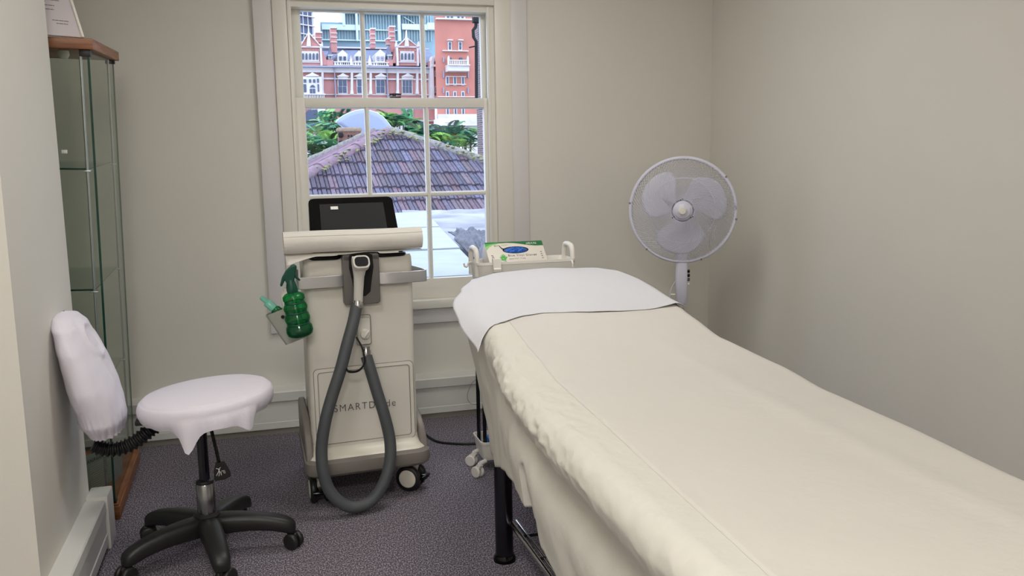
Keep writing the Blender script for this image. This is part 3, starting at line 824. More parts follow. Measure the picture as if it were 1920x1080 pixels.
MB().prism([Vector((x, -.006, h0 + z)) for x, z in ((.012, .035), (.02, .03), (.034, .006), (.028, .004), (.016, .018))], (0, .012, 0)).build('trigger', M['dgreen'], sb, bev=.002)
# caddy
cc = at(559, 636, 3.2)
cdy = thing('hanging_caddy', 'grey plastic caddy tilted behind the green spray bottle', 'caddy', cc, rot=(math.radians(0), math.radians(-20), math.radians(-8)))
def caddy_ring(z, grow=0): return [Vector((x, y, z)) for x, y in rrect(.084 + z * .24 - grow, .05 + z * .06 - grow, .012, 4, -.004 + z * -.05)]
m = MB(); o_ = [caddy_ring(z) for z in (0, .006, .06, .125)]; i_ = [caddy_ring(z, .004) for z in (.125, .06, .005)]
m.rings(o_ + i_); m.build('basket', M['caddy'], cdy, ang=50)
m = MB()
for x, z in ((.004, .085), (.02, .055), (.02, .03), (-.012, .1)):
    m.lathe([(.001, 0), (.0065, 0), (.0065, .001), (.001, .001)], (x, -.0305 - z * .05, z), (0, -1, 0), 16)
m.build('hole', M['blackmat'], cdy)
b1 = thing('pump_bottle', 'small bottle with pale aqua cap leaning in the grey caddy', 'bottle', at(534, 596, 3.20), rot=(0, math.radians(-44), 0))
b1.scale = (1.25, 1.25, 1.25)
MB().lathe([(.001, 0), (.014, 0), (.015, .004), (.015, .035), (.01, .042), (.001, .042)], seg=20).build('bottle', M['green'], b1)
MB().lathe([(.001, .042), (.0125, .042), (.0125, .066), (.011, .068), (.007, .069), (.007, .088), (.005, .09), (.001, .09)], seg=20).build('cap', M['aqua'], b1)
b2 = thing('lotion_bottle', 'white bottle standing in the grey caddy behind the spray head', 'bottle', at(548, 612, 3.20), rot=(0, math.radians(-6), 0))
MB().lathe([(.001, 0), (.022, 0), (.0235, .004), (.0235, .115), (.02, .125), (.011, .132), (.011, .142), (.001, .142)], seg=24).build('bottle', M['wbottle'], b2)
text_part('lettering', 'AV', .012, M['darkink'], b2, (-.016, -.0242, .088), (PI / 2, 0, 0), extrude=.0003)

# power cable on the carpet
cb = [(.53, 3.74, .10), (.60, 3.86, .05), (.66, 3.93, .008), (.692, 3.89, .006), (.719, 3.773, .006), (.768, 3.716, .006), (.879, 3.669, .006), (1.1, 3.66, .006), (1.35, 3.7, .006)]
tag(MB().tube(spline(cb, 8), .0055, 8).build('power_cable', M['black'], None), 'black power cable curving over the carpet beside the machine', 'cable')
cb = [(1.02, 4.09, .20), (.975, 4.085, .17), (.95, 4.09, .11), (.965, 4.09, .07), (1.0, 4.09, .06)]
tag(MB().tube(spline([(x, 4.095, z) for x, y, z in cb], 8), .0016, 6).build('thin_wire', M['groove'], None), 'thin grey wire looping against the trunking by the trolley', 'wire')

# ------------------------------------------------------------------ treatment couch
CXL = [(0.3, .51), (1.3, .525), (1.7, .535), (2.0, .555), (2.3, .60), (2.7, .62), (2.9, .655), (3.05, .72), (3.15, .80), (3.22, .90), (3.27, .97)]
CXR = [(0.3, 1.21), (1.1, 1.21), (1.4, 1.235), (1.65, 1.245), (1.9, 1.285), (2.15, 1.26), (2.35, 1.275), (2.6, 1.32), (2.9, 1.35), (3.05, 1.34), (3.15, 1.31), (3.22, 1.22), (3.27, 1.14)]
CZT = [(0.3, .715), (1.9, .73), (2.15, .755), (2.4, .785), (2.8, .815), (3.05, .832), (3.17, .832), (3.22, .815), (3.25, .76), (3.27, .66), (3.285, .42)]
HEM = [(0.3, .30), (1.0, .30), (1.7, .32), (1.88, .345), (1.93, .395), (2.1, .385), (2.3, .37), (2.62, .30), (2.7, .3), (3.3, .36)]
XS = [(0.3, .56), (1.7, .60), (2.0, .61), (2.5, .66), (2.7, .705), (2.9, .765), (3.05, .81), (3.15, .86), (3.22, .92), (3.27, .98)]
def PK(y): return 1.0 * min(1, max(0, (2.5 - y) / .3)) * (.3 + .7 * min(1, max(0, (y - 1.3) / .35)))
def bed_pt(s, y, off=0, side_drop=None):
    """s: 0..1 across, left hem .. right hem"""
    xl, xr, zt = interp(CXL, y), interp(CXR, y), interp(CZT, y)
    he = interp(HEM, y) + .008 * math.sin(y * 9); xs = interp(XS, y)
    he = min(he, zt - .05)
    n1 = noise.noise(Vector((y * 3.1, s * 5, 2.3))); n2 = noise.noise(Vector((y * 9, s * 14, 7.1)))
    r = .05
    if s < .3:                                # left side up to the fold
        k = s / .3
        x = xs + (xl - xs) * k ** 1.15; z = he + (zt - r - he) * k
        x += .045 * math.exp(-((k - .66) / .19) ** 2) * min(1, max(0, (2.45 - y) / .5))
        x += (.010 * noise.noise(Vector((y * 4.5, k * 1.5, 0))) + .006 * noise.noise(Vector((y * 13, k * 3, 5)))) * (1 - .5 * k)
        pk = math.exp(-((k - .90) / .12) ** 2) * PK(y)
        x += pk * (.008 * noise.noise(Vector((y * 24, k * 9, 1))) + .007 * noise.noise(Vector((y * 55, k * 18, 1))))
        # open pleat near the leg
        x += .022 * min(1, max(0, (.034 - abs(y - 1.985)) / .008)) * min(1, max(0, (.42 - k - 60 * (y - 1.985) ** 2) / .05))
        p = Vector((x - off, y, z)); return p
    if s < .38:
        k = (s - .3) / .08 * PI / 2
        p = Vector((xl + (r + off) * (1 - math.cos(k)) - off, y, zt - r + (r + off) * math.sin(k)))
        f = math.exp(-((s - .31) / .03) ** 2) * PK(y)
        p.x += f * (.008 * noise.noise(Vector((y * 24, 9 + s * 20, 1))) + .007 * noise.noise(Vector((y * 55, 18 + s * 40, 1))))
        p.z += (.004 * noise.noise(Vector((y * 24, s * 90, 3))) + .0025 * noise.noise(Vector((y * 50, s * 150, 3)))) * PK(y)
        return p
    if s < .80:
        k = (s - .38) / .42
        x = xl + r + (xr - r - xl - r) * k
        z = zt + .006 * math.sin(k * PI)
        e = min(1, k * 6, (1 - k) * 6)
        z += e * (.004 * n1 + .0012 * n2)
        ed = math.exp(-(k / .12) ** 2) * PK(y); z += ed * (.004 * noise.noise(Vector((y * 24, s * 90, 3))) + .0025 * noise.noise(Vector((y * 50, s * 150, 3))))
        z += .0035 * math.exp(-((k - (.83 - .06 * y)) / .055) ** 2) * min(1, max(0, (2.3 - y) / .5))
        return Vector((x, y, z + off))
    if s < .88:
        k = (s - .80) / .08 * PI / 2
        return Vector((xr - r + (r + off) * math.sin(k), y, zt - r + (r + off) * math.cos(k)))
    k = (s - .88) / .12
    hr = min(.42, zt - r - .01)
    return Vector((xr - .02 * k + .012 * noise.noise(Vector((y * 5, k * 2, 9))) * k + off, y, (zt - r) + (hr - zt + r) * k))
couch = thing('treatment_couch', 'long padded treatment couch on dark tubular legs under a cream sheet', 'treatment couch', (.92, 1.8, 0))
CO = Vector((.92, 1.8, 0))
def L_(p): return Vector(p) - CO
m = MB(); rings = []
for y in [.45, .5] + [.6 + .15 * i for i in range(17)] + [3.1, 3.2]:
    xl, xr, zt = interp(CXL, y) + .05, interp(CXR, y) - .03, interp(CZT, y) - .022
    if y == .45: zt -= .02
    rings.append([L_((x, y, z)) for x, z in ((xl, zt - .09), (xl - .008, zt - .05), (xl + .01, zt - .008), (xl + .04, zt), (xr - .04, zt), (xr - .01, zt - .008), (xr + .005, zt - .05), (xr, zt - .09))])
m.rings(rings).build('mattress', mat('couch_vinyl', (220, 214, 198), .5), couch)
m = MB()
for x in (.70, 1.12):
    m.box(L_((x + .03 * (x < 1), 1.62, .6)), (.04, 2.0, .04), bev=.004)
for y in (.8, 1.8, 2.53): m.box(L_((.91, y, .6)), (.38, .04, .04), bev=.004)
m.build('top_frame', M['dsteel'], couch)
for x, y in ((.695, 2.53), (1.14, 2.53), (.695, .85), (1.14, .85)):
    lg = MB().cyl(L_((x, y, .015)), L_((x, y, .58)), .0285, seg=28).build('leg', M['dsteel'], couch)
    MB().lathe([(.001, 0), (.036, 0), (.036, .008), (.031, .02), (.001, .02)], L_((x, y, 0)), seg=28).build('foot', M['blackgloss'], lg)
m = MB()
for x in (.715, .74): m.cyl(L_((x, 2.54, .125 if x < .73 else .118)), L_((x, .85, .125 if x < .73 else .118)), .0085 if x < .73 else .006, seg=12)
for x in (1.12,): m.cyl(L_((x, 2.54, .125)), L_((x, .85, .125)), .0085, seg=12)
m.build('lower_rail', M['chrome'], couch)
m = MB()
for y in (2.42, 2.26, 2.1, 1.94, 1.78, 1.62, 1.46, 1.3, 1.14): m.cyl(L_((.72, y, .12)), L_((1.12, y, .12)), .0045, seg=8)
m.build('shelf_rods', M['dsteel'], couch)
# sheet
ys = [.42 + (3.10 - .42) * i / 330 for i in range(331)] + [3.10 + .185 * i / 44 for i in range(1, 45)]
def sheet_f(u, v):
    y = ys[int(round(u * (len(ys) - 1)))]
    return bed_pt(v, y)
o = MB().grid(sheet_f, len(ys) - 1, 170).build('couch_sheet', M['sheet'], None, ang=None, solid=.0012)
tag(o, 'cream elasticated sheet stretched over the treatment couch and hanging at its side', 'sheet')
# long paper runner on the sheet
def top_s(x, y):
    xl, xr = interp(CXL, y), interp(CXR, y)
    return .38 + .42 * (x - xl - .05) / (xr - xl - .10)
def runner(u, v):
    y = .43 + (2.62 - .43) * u
    xa = .605 + (y - 1.0) * .0604 if y < 2.3 else .6835 + (y - 2.3) * .06
    sa = top_s(xa, y); s = sa + (.86 - sa) * v
    lift = .0008
    return bed_pt(s, y, lift)
o = MB().grid(runner, 200, 60).build('paper_runner', M['paper'], None, ang=None, solid=.0006)
tag(o, 'long strip of pale couch paper laid along the top of the cream sheet', 'couch paper')
# white paper over the head end
def headp(u, v):
    # u 0..1 front edge to head; v 0..1 left hanging edge to right edge
    s0 = .295 + .055 * min(1, u * 1.8)
    s = s0 + (.845 - s0) * v
    sc = (s - .38) / .42
    y_front = 2.60 + .05 * math.sin(sc * 5 + .4) + .16 * sc - .40 * max(0, .38 - s) / .15 - .02
    y_front = interp([(.295, 2.34), (.33, 2.37), (.38, 2.40), (.45, 2.465), (.49, 2.475), (.55, 2.45), (.60, 2.43), (.66, 2.42), (.735, 2.435), (.775, 2.455), (.81, 2.47), (.85, 2.46)], s)
    y_back = 3.268
    y = y_front + (y_back - y_front) * u
    p = bed_pt(s, y, .003)
    edge = max(0, 1 - u * 7)
    p.z += .0022 * edge * (1 + math.sin(sc * 14)) * .5 * (1 if sc > 0 else 0)
    if s < .36:                               # hangs free at the left, corner flaring out
        k = min(1, (.36 - s) / .065); q = bed_pt(.36, y, .003)
        out = interp([(2.36, .018), (2.6, .06), (2.8, .105), (3.0, .05), (3.27, .01)], y)
        down = interp([(2.36, .058), (2.6, .065), (2.8, .045), (3.0, .03), (3.27, .03)], y)
        p = Vector((q.x - (.037 + out) * k ** .8, y, q.z - down * k ** 1.3))
    if s > .76 : p.z += .012 * edge * (s - .76) / .085
    return p
o = MB().grid(headp, 110, 130).build('head_paper', M['hpaper'], None, ang=None, solid=.0006)
tag(o, 'white paper sheet draped over the head end of the couch', 'couch paper')

# ------------------------------------------------------------------ trolley
tr = thing('storage_trolley', 'slim white plastic storage trolley on casters behind the couch head', 'trolley', (1.03, 3.4, 0))
TOFF = Vector((1.03, 3.4, 0))
def T_(p): return Vector(p) - TOFF
tx0, tx1, ty0, ty1 = .822, 1.236, 3.31, 3.47
def tray(z0, z1, name):
    m = MB(); cx, cy = (tx0 + tx1) / 2 - 1.03, (ty0 + ty1) / 2 - 3.4; w, d = tx1 - tx0, ty1 - ty0
    def rg(z, g, r=.02): return [Vector((x, y, z)) for x, y in rrect(w - g, d - g, r, 5, cx, cy)]
    m.rings([rg(z0, .03), rg(z0 + .01, .022), rg(z1 - .012, .008), rg(z1 - .01, .0), rg(z1, .0), rg(z1, .008), rg(z1 - .012, .014), rg(z0 + .012, .03), rg(z0 + .006, .04)])
    return m.build(name, M['tray'], tr, ang=35)
t1 = tray(.775, .857, 'top_tray')
for i, x in enumerate((tx0 + .006, tx1 - .006)):
    pts = [(x, ty0 + .03, .80), (x, ty0 + .03, .872), (x, ty0 + .04, .900), (x, ty0 + .06, .908), (x, ty1 - .06, .910), (x, ty1 - .04, .902), (x, ty1 - .03, .872), (x, ty1 - .03, .80)]
    MB().tube([T_(p) for p in spline(pts, 4)], .0105, 10, sx=1.0).build('handle', M['tray'], t1)
def clip(x):
    m = MB().prism([T_((x, y, z)) for y, z in ((ty0 - .016, .82), (ty0 - .008, .816), (ty0 - .004, .828), (ty0 - .004, .864), (ty0 + .006, .864), (ty0 + .006, .85), (ty0 + .012, .85), (ty0 + .012, .872), (ty0 - .01, .872), (ty0 - .012, .835), (ty0 - .018, .832))], (.032, 0, 0))
    return m.build('hook_clip', M['tray'], t1, bev=.0015)
clip(.884)
m = MB().tube([T_(p) for p in spline([(tx1 - .02, ty0 + .002, .85), (tx1 - .02, ty0 - .01, .838), (tx1 - .02, ty0 - .008, .826), (tx1 - .02, ty0 - .016, .824)], 5)], .004, 8); m.build('hook_clip', M['tray'], t1)
m = MB().tube([T_(p) for p in spline([(tx0, ty0 + .09, .853), (tx0 - .014, ty0 + .09, .85), (tx0 - .02, ty0 + .09, .836), (tx0 - .03, ty0 + .09, .838), (tx0 - .033, ty0 + .09, .85)], 5)], .004, 8); m.build('hook_clip', M['tray'], t1)
tray(.42, .49, 'middle_tray'); t3 = tray(.045, .125, 'bottom_tray')
for x, y in ((tx0 + .022, ty0 + .03), (tx0 + .022, ty1 - .03), (tx1 - .022, ty0 + .03), (tx1 - .022, ty1 - .03)):
    m = MB().cyl(T_((x, y, .055)), T_((x, y, .79)), .008, seg=14)
    m.build('pole', M['dsteel'], tr)
for (x, y), a in zip(((.800, 3.262), (.812, 3.405), (tx1 - .02, ty0 + .02), (tx1 - .02, ty1 - .03)), (.5, .9, 0, 1)):
    m = MB().cyl(T_((x, y, .04)), T_((x, y, .06)), .008, seg=10)
    R = Matrix.Rotation(a, 3, 'Z')
    m.prism([T_((x, y, 0)) + R @ Vector((-.008, yy, zz)) for yy, zz in ((-.012, .052), (.01, .054), (.024, .035), (.012, .026), (-.006, .04))], R @ Vector((.016, 0, 0)))
    for s in (-1, 1): m.lathe([(.001, -.006), (.02, -.006), (.023, -.003), (.023, .003), (.02, .006), (.001, .006)], T_((x, y, .0232)) + R @ Vector((s * .011, .012, 0)), R @ Vector((1, 0, 0)), 20)
    m.tube([T_((x, y, .058)), T_((x + .03, y + .02, .06))], .009, 8)
    m.build('caster', M['caster'], tr, ang=40)
o = MB().bx(-.012, -.03, 0, .012, .03, .08, .001).build('blue_carton', M['bluebox'], None)
o.location = (tx0 + .050, ty0 + .05, .053); tag(o, 'small blue carton in the bottom tray of the trolley', 'carton')
o = thing('white_carton', 'small white carton beside the blue carton in the bottom tray', 'carton', (tx0 + .092, ty0 + .05, .053))
MB().bx(-.022, -.03, 0, .022, .03, .075, .001).build('box', M['boxwhite'], o)
MB().bx(-.015, -.0312, .02, -.004, -.0302, .055).build('printed_mark', M['darkink'], o)
# glove box leaning in the top tray
GW, GH, GD = .243, .112, .07
gb = thing('glove_box', 'green and white box of Blue Vinyl Gloves leaning in the top tray', 'glove box', (.878, 3.330, .850), rot=(math.radians(-47), 0, math.radians(0)))
gbox = MB().bx(0, 0, 0, GW, GD, GH, .0008).build('carton', M['boxwhite'], gb)
def gprism(pts, t=.0005, y=-.0006): return MB().prism([Vector((x * GW, y, z * GH)) for x, z in pts], (0, t, 0))
cv = [(x, .90 - .0 if False else z) for x, z in ((0, .62), (.06, .78), (.14, .88), (.25, .945), (.38, .955), (.5, .93), (.62, .875), (.74, .81), (.86, .77), (1, .765))]
gprism([(x, z) for x, z in cv[3:]] + [(1, 1), (.25, 1)]).build('green_band', M['boxgreen'], gb)
gprism([(0, .78), (.1, .885), (.25, .945), (.35, .955), (.25, 1), (0, 1)]).build('lime_band', M['boxlime'], gb)
gprism([(0, .62), (.06, .78), (.14, .88), (.25, .945), (.1, .90), (0, .80)], y=-.0007).build('pale_band', M['boxpale'], gb)
gprism([(0, .93), (.2, .965), (.5, .98), (.5, 1), (0, 1)], y=-.0008).build('green_edge', M['boxgreen'], gb)
el = [(.5 + .225 * math.cos(t * PI / 18), .60 + .165 * math.sin(t * PI / 18)) for t in range(36)]
gprism(el, y=-.0008).build('opening', M['blackmat'], gb)
gprism([(.235, .80), (.25, .80), (.275, .71), (.33, .66), (.31, .60), (.265, .66)], y=-.0008).build('opening_tail', M['darkink'], gb)
def glv(u, v):
    a = 2 * PI * u; r = v
    x = (.5 + .20 * r * math.cos(a)) * GW; z = (.585 + .135 * r * math.sin(a)) * GH
    y = -.001 - .010 * (1 - r ** 3) * (1 + .8 * noise.noise(Vector((x * 120, z * 160, 0)))) - .003 * abs(noise.noise(Vector((x * 300, z * 260, 4)))) * (1 - r)
    return Vector((x, y, z))
gl = MB().grid(glv, 60, 16).build('blue_glove', M['glove'], None, ang=None)
gl.location = gb.location; gl.rotation_euler = gb.rotation_euler
tag(gl, 'crumpled blue vinyl glove showing through the glove box opening', 'glove')
RX = (PI / 2, 0, 0)
text_part('lettering', 'Blue Vinyl Gloves', .0150, M['darkink'], gb, (.083, -.001, .033), RX, extrude=.0002, sx=1.0, space=1.12)
text_part('lettering', 'powder free', .0098, M['certink'], gb, (.085, -.001, .018), RX, extrude=.0002, sx=1.15, space=1.2)
text_part('lettering', '100', .008, M['boxlime'], gb, (.06, -.001, .006), RX, extrude=.0002)
text_part('lettering', 'pure', .012, M['darkink'], gb, (.036, -.001, .090), RX, extrude=.0002, space=1.1)
text_part('lettering', 'touch', .012, M['boxpale'], gb, (.066, -.001, .092), RX, extrude=.0002)
text_part('lettering', '#BX46', .016, M['whiteink'], gb, (.172, -.0014, .094), RX, extrude=.0002)
hand = [(.0, .0), (.022, .0), (.03, .012), (.036, .02), (.034, .023), (.026, .018), (.026, .032), (.023, .033), (.021, .021), (.019, .038), (.016, .038), (.0155, .022), (.012, .037), (.009, .036), (.0105, .021), (.005, .032), (.002, .03), (.005, .018), (-.003, .024), (-.005, .021), (0, .01)]
MB().prism([Vector((.052 + x * .75, -.0011, .014 + z * .85)) for x, z in hand], (0, .0005, 0)).build('hand_symbol', M['boxlime'], gb)
text_part('lettering', 'XL', .008, M['whiteink'], gb, (.056, -.0016, .02), RX, extrude=.0002)
m = MB()
for k in range(5): m.bx(.014 + .002 * (k % 2), -.0011, .04 - k * .007, .022 + .002 * (k % 3), -.0006, .043 - k * .007)
m.build('small_marks', M['certink'], gb); m = MB()
for k in range(4): m.bx(.222, -.0011, .05 - k * .011, .229, -.0006, .053 - k * .011)
m.build('small_marks', M['certink'], gb)

# ------------------------------------------------------------------ pedestal fan
FX, FYY = 1.884, 3.65
fan = thing('pedestal_fan', 'white pedestal fan with round wire guard in the far right corner', 'fan', (FX, FYY, 0), math.radians(-27.3))
FZ = 1.017; GR = .236
MB().lathe([(.001, 0), (.02, 0), (.022, .02), (.014, .04), (.0125, .56), (.001, .56)], seg=20).build('pole', M['chrome'], fan)
m = MB()
for a in (45, 135):
    c, s = math.cos(math.radians(a)), math.sin(math.radians(a))
    m.tube([(-.24 * c, -.24 * s, .012), (.24 * c, .24 * s, .012)], .012, 8)
m.build('cross_base', M['fan'], fan)
m = MB().rings([[Vector((x, y, z)) for x, y in rrect(w, d, r, 5)] for z, w, d, r in ((.575, .036, .04, .012), (.59, .05, .06, .015), (.70, .058, .072, .018), (.80, .056, .07, .018), (.86, .05, .06, .016))])
neck = m.build('control_box', M['fan'], fan)
for k in range(3):
    MB().box((.030, -.02, .735 - k * .0195), (.012, .022, .0145), bev=.004).build('button', M['blackgloss'] if k < 2 else M['ink'], neck)
MB().box((.030, -.018, .676), (.012, .012, .014), bev=.004).build('dial', M['fancap'], neck)
MB().tube(spline([(-.028, -.02, .69), (-.045, -.02, .66), (-.055, -.02, .62), (-.055, -.02, .58)], 5), .0018, 6).build('cord', M['fan'], fan)
m = MB().cyl((-.03, -.025, .625), (-.05, -.025, .625), .004, seg=8); m.build('screw', M['fancap'], neck)
mh = MB().lathe([(.001, .17), (.04, .165), (.062, .13), (.07, .06), (.066, .0), (.001, -.002)], (0, .02, FZ), (0, 1, 0), 32)
mh.box((0, .05, FZ - .1), (.05, .06, .12), bev=.015)
mh.build('motor_housing', M['fan'], fan)
def guard(sgn, name, tw, depth):
    """sgn -1 front, +1 rear"""
    mb = MB(); N = 96 if sgn < 0 else 84
    y_rim = -.03; rin = .052
    for k in range(N):
        a0 = 2 * PI * k / N; pts = []
        for j in range(9):
            t = j / 8; r = rin + (GR - .004 - rin) * t
            a = a0 + tw * (1 - t) ** 1.2
            dep = depth * (1 - (r / GR) ** 3.2) ** .7
            pts.append((r * math.cos(a), y_rim + sgn * dep, FZ + r * math.sin(a)))
        mb.tube(pts, .0011, 4, cap=False)
    for rr0 in (rin, GR * .62):
        dep = depth * (1 - (rr0 / GR) ** 3.2) ** .7
        mb.tube([(rr0 * math.cos(2 * PI * k / 48), y_rim + sgn * (dep - .001), FZ + rr0 * math.sin(2 * PI * k / 48)) for k in range(50)], .0014, 6, cap=False)
    return mb.build(name, M['fan'], fan, ang=None)
gf = guard(-1, 'front_guard', 1.15, .055); guard(1, 'rear_guard', -1.15, .075)
MB().tube([(GR * math.cos(2 * PI * k / 72), -.03, FZ + GR * math.sin(2 * PI * k / 72)) for k in range(74)], .0085, 10, cap=False).build('guard_ring', M['fan'], fan)
for a in (38, 172, 228, 291, 350):
    c, s = math.cos(math.radians(a)), math.sin(math.radians(a))
    MB().box(((GR + .005) * c, -.032, FZ + (GR + .005) * s), (.01, .016, .008), (0, -math.radians(a), 0), .002).build('guard_clip', M['mgrey'], fan)
badge = MB().lathe([(.001, 0), (.02, .002), (.026, .008), (.034, .010), (.037, .016), (.044, .02), (.044, .024), (.001, .024)], (0, -.106, FZ), (0, 1, 0), 32).build('guard_centre', M['fan'], fan)
MB().lathe([(.001, -.006), (.014, -.005), (.0185, .0), (.0195, .006), (.001, .006)], (0, -.106, FZ), (0, 1, 0), 24).build('centre_cap', M['fancap'], badge)
hubp = MB().lathe([(.001, -.045), (.02, -.044), (.034, -.03), (.036, .03), (.001, .03)], (0, -.02, FZ), (0, 1, 0), 28).build('blade_hub', M['fan'], fan)
bl = [(-.02, .12), (-.16, .22), (-.30, .29), (-.43, .38), (-.49, .48), (-.47, .59), (-.38, .70), (-.24, .78), (-.06, .82), (.10, .80), (.22, .73), (.31, .63), (.36, .52), (.36, .42), (.30, .30), (.18, .2), (.10, .12)]
bl = [Vector((x, -z, 0)) for x, z in bl]
blc = spline([(p.x * 1.08, p.y * 1.04, 0) for p in bl], 4)
for k, a in enumerate((2, 122, 242)):
    mb = MB(); R = Matrix.Rotation(math.radians(a), 3, 'Z')
    c0 = Vector((-.02, -.5, 0))
    def bp(u, v):
        q = blc[min(int(u * (len(blc) - 1)), len(blc) - 1)]; q = c0.lerp(Vector(q), v)
        tw = -.10 * q.x * (1 - .0) * .6
        q2 = R @ Vector((q.x, q.y, 0)) * GR
        return Vector((q2.x, -.035 + tw * GR * 1.6, FZ + q2.y))
    mb.grid(bp, len(blc) - 1, 10)
    # close the gap
    mb.build('blade', M['blade'], fan, ang=None, solid=.002)
for a in (95, 215, 325):
    c, s = math.cos(math.radians(a)) * .048, math.sin(math.radians(a)) * .048
    m = MB()
    for q in (-1, 1): m.box((c * 1.05 + q * .004, -.088, FZ + s * 1.05 + q * .002), (.004, .006, .005), bev=.001)
    m.build('hub_screw', M['ink'], badge)

# ------------------------------------------------------------------ outside: tiled roof just beyond the window
def yz_plane(px, py, p0, n):
    d = RM @ Vector(((px - 960) / F_PX, 1, -(py - 540) / F_PX))
    t = (p0 - CAM).dot(n) / d.dot(n); return CAM + d * t
eL = at(560, 411, 13.0); eR = at(915, 405, 13.0)
apex = at(729, 246, 16.7)
EZ = (eL.z + eR.z) / 2
e0 = Vector((eL.x, 13.0, EZ)); ux = Vector((1, 0, 0))
up_v = Vector((0, apex.y - 13.0, apex.z - EZ)); SL = up_v.length; up_v.normalize()
nrm = ux.cross(up_v).normalized()
hipL = yz_plane(577, 330, e0, nrm); hipR = yz_plane(914, 306, e0, nrm)
def to_eave(p):           # continue the hip line from the apex through p down to the eave
    t = (apex.z - EZ) / (apex.z - p.z); return apex + (p - apex) * t
cl, cr = to_eave(hipL), to_eave(hipR)
cl.z = cr.z = EZ
roof = thing('tiled_roof', 'purple grey clay tiled hip roof just outside the window', 'roof', (apex.x, 13.0, -9.0))
RO = Vector((apex.x, 13.0, -9.0))
backL = at(573, 312, 9.0); backA = at(700, 252, 8.6)
m = MB(); b = m.b
P = [cl - nrm * .03, cr - nrm * .03, apex - nrm * .03]
foot = [Vector((cl.x, 13.05, -9)), Vector((cr.x, 13.05, -9)), Vector((cr.x, 20.5, -9)), Vector((cl.x, 20.5, -9))]
V = [b.verts.new(p - RO) for p in (P[0], P[1], P[2], Vector((apex.x, 20.5, apex.z - .1)), Vector((cl.x, 20.5, EZ)), Vector((cr.x, 20.5, EZ)))]
Fv = [b.verts.new(p - RO) for p in foot]
for idx in ((0, 1, 2), (0, 2, 3, 4), (1, 5, 3, 2)): b.faces.new([V[i] for i in idx])
b.faces.new((Fv[0], Fv[1], V[1], V[0])); b.faces.new((Fv[1], Fv[2], V[5], V[1])); b.faces.new((Fv[3], Fv[0], V[0], V[4])); b.faces.new((Fv[2], Fv[3], V[4], V[3], V[5]))
m.build('roof_deck', M['ridge2'], roof)
# tiles as one patterned surface per slope
def tiles(origin, u, v, n, umin, umax, vmax, inside, name, tw=.215, gauge=.335, seed=1):
    R = random.Random(seed); mb = MB(); lay = mb.b.loops.layers.color.new('tone')
    rows = int(vmax / gauge) + 1
    for r in range(rows):
        v0 = r * gauge; off = (r % 2) * tw * 0.0
        k0 = int(umin / tw) - 1; k1 = int(umax / tw) + 1
        for k in range(k0, k1):
            uc = k * tw + off
            if not inside(uc + tw / 2, v0 + gauge * .45): continue
            base = R.choice(((160, 154, 166), (154, 148, 160), (168, 160, 168), (152, 144, 156), (164, 150, 158), (158, 156, 170), (168, 158, 164)))
            f = R.uniform(.93, 1.06); c = lin(*[min(255, x * f) for x in base])
            lift = .028 + R.uniform(0, .008); jv = R.uniform(-.008, .008)
            # profile across one interlocking tile: flat pan, roll, pan, roll
            prof = [(0, .0), (.05, .020), (.48, .024), (.53, .0), (.58, .0), (.63, .012), (.92, .014), (.97, .0)]
            lo_, hi_ = [], []
            for (a, h) in prof:
                pu = uc + a * tw
                lo_.append(origin + u * pu + v * (v0 + jv - .02) + n * (h * 1.3 + lift))
                hi_.append(origin + u * pu + v * (v0 + gauge + .01) + n * (h * 1.3))
            a = [mb.b.verts.new(p - RO) for p in lo_]; b2 = [mb.b.verts.new(p - RO) for p in hi_]
            c_ = [mb.b.verts.new(p - RO - n * (lift + .01)) for p in lo_]
            for i in range(len(prof) - 1):
                for q, tone in (((a[i], a[i + 1], b2[i + 1], b2[i]), 1), ((c_[i], c_[i + 1], a[i + 1], a[i]), .8)):
                    fc = mb.b.faces.new(q)
                    for lp in fc.loops: lp[lay] = c
    return mb.build(name, M['tile'], roof, ang=30, fix=True)
def cross2(a, b, p): return (b[0] - a[0]) * (p[1] - a[1]) - (b[1] - a[1]) * (p[0] - a[0])
def uvof(p): return ((p - e0).dot(ux), (p - e0).dot(up_v))
A_, B_, C_ = uvof(cl), uvof(cr), uvof(apex)
tiles(e0, ux, up_v, nrm, max(A_[0], -3), min(B_[0], 9), SL, lambda u, v: cross2(A_, C_, (u, v)) < .0 and cross2(B_, C_, (u, v)) > .0, 'front_slope_tiles', tw=.138, gauge=SL / 7.0)
# left slope
uL = Vector((0, 1, 0)); eO = Vector((cl.x, 6.0, EZ)); vL = Vector((apex.x - cl.x, 0, apex.z - EZ)); sL = vL.length; vL.normalize()
nL = vL.cross(uL).normalized() * (1 if vL.cross(uL).z > 0 else -1)
def hip(p0, p1, r, mt, name, bump=.25, step=.6):
    n = max(2, int((p1 - p0).length / step)); mb = MB()
    d = (p1 - p0) / n
    for i in range(n):
        a = p0 + d * i; c = p0 + d * (i + 1.06)
        mb.tube([a - RO, (a + c) / 2 - RO, c - RO], [r * 1.08, r * 1.0, r * .9], 12, cap=True)
    return mb.build(name, mt, roof, ang=40)
hip(cl + (cl - apex) * .1, apex + Vector((0, 0, -.03)), .125, M['ridge'], 'left_hip_ridge')
hip(cr + (cr - apex) * .1, apex, .105, M['ridge2'], 'right_hip_ridge')
rb = at(700, 250, 18.2); ra = at(560, 313, 20.8)
hip(ra + (ra - rb) * .4, rb, .11, M['ridge2'], 'rear_verge')
# battens/broken tiles between the two ridges
tl0 = at(575, 330, 8.2)
m = MB()
for k in range(5):
    a = ra.lerp(cl, .18 + .14 * k); c = rb.lerp(apex, .2 + .14 * k)
    m.tube([a - RO, a.lerp(c, .5) - RO + Vector((0, 0, .01 * (k % 2))), c - RO], .07, 6)
m.build('left_slope_tiles', M['ridge'], roof)
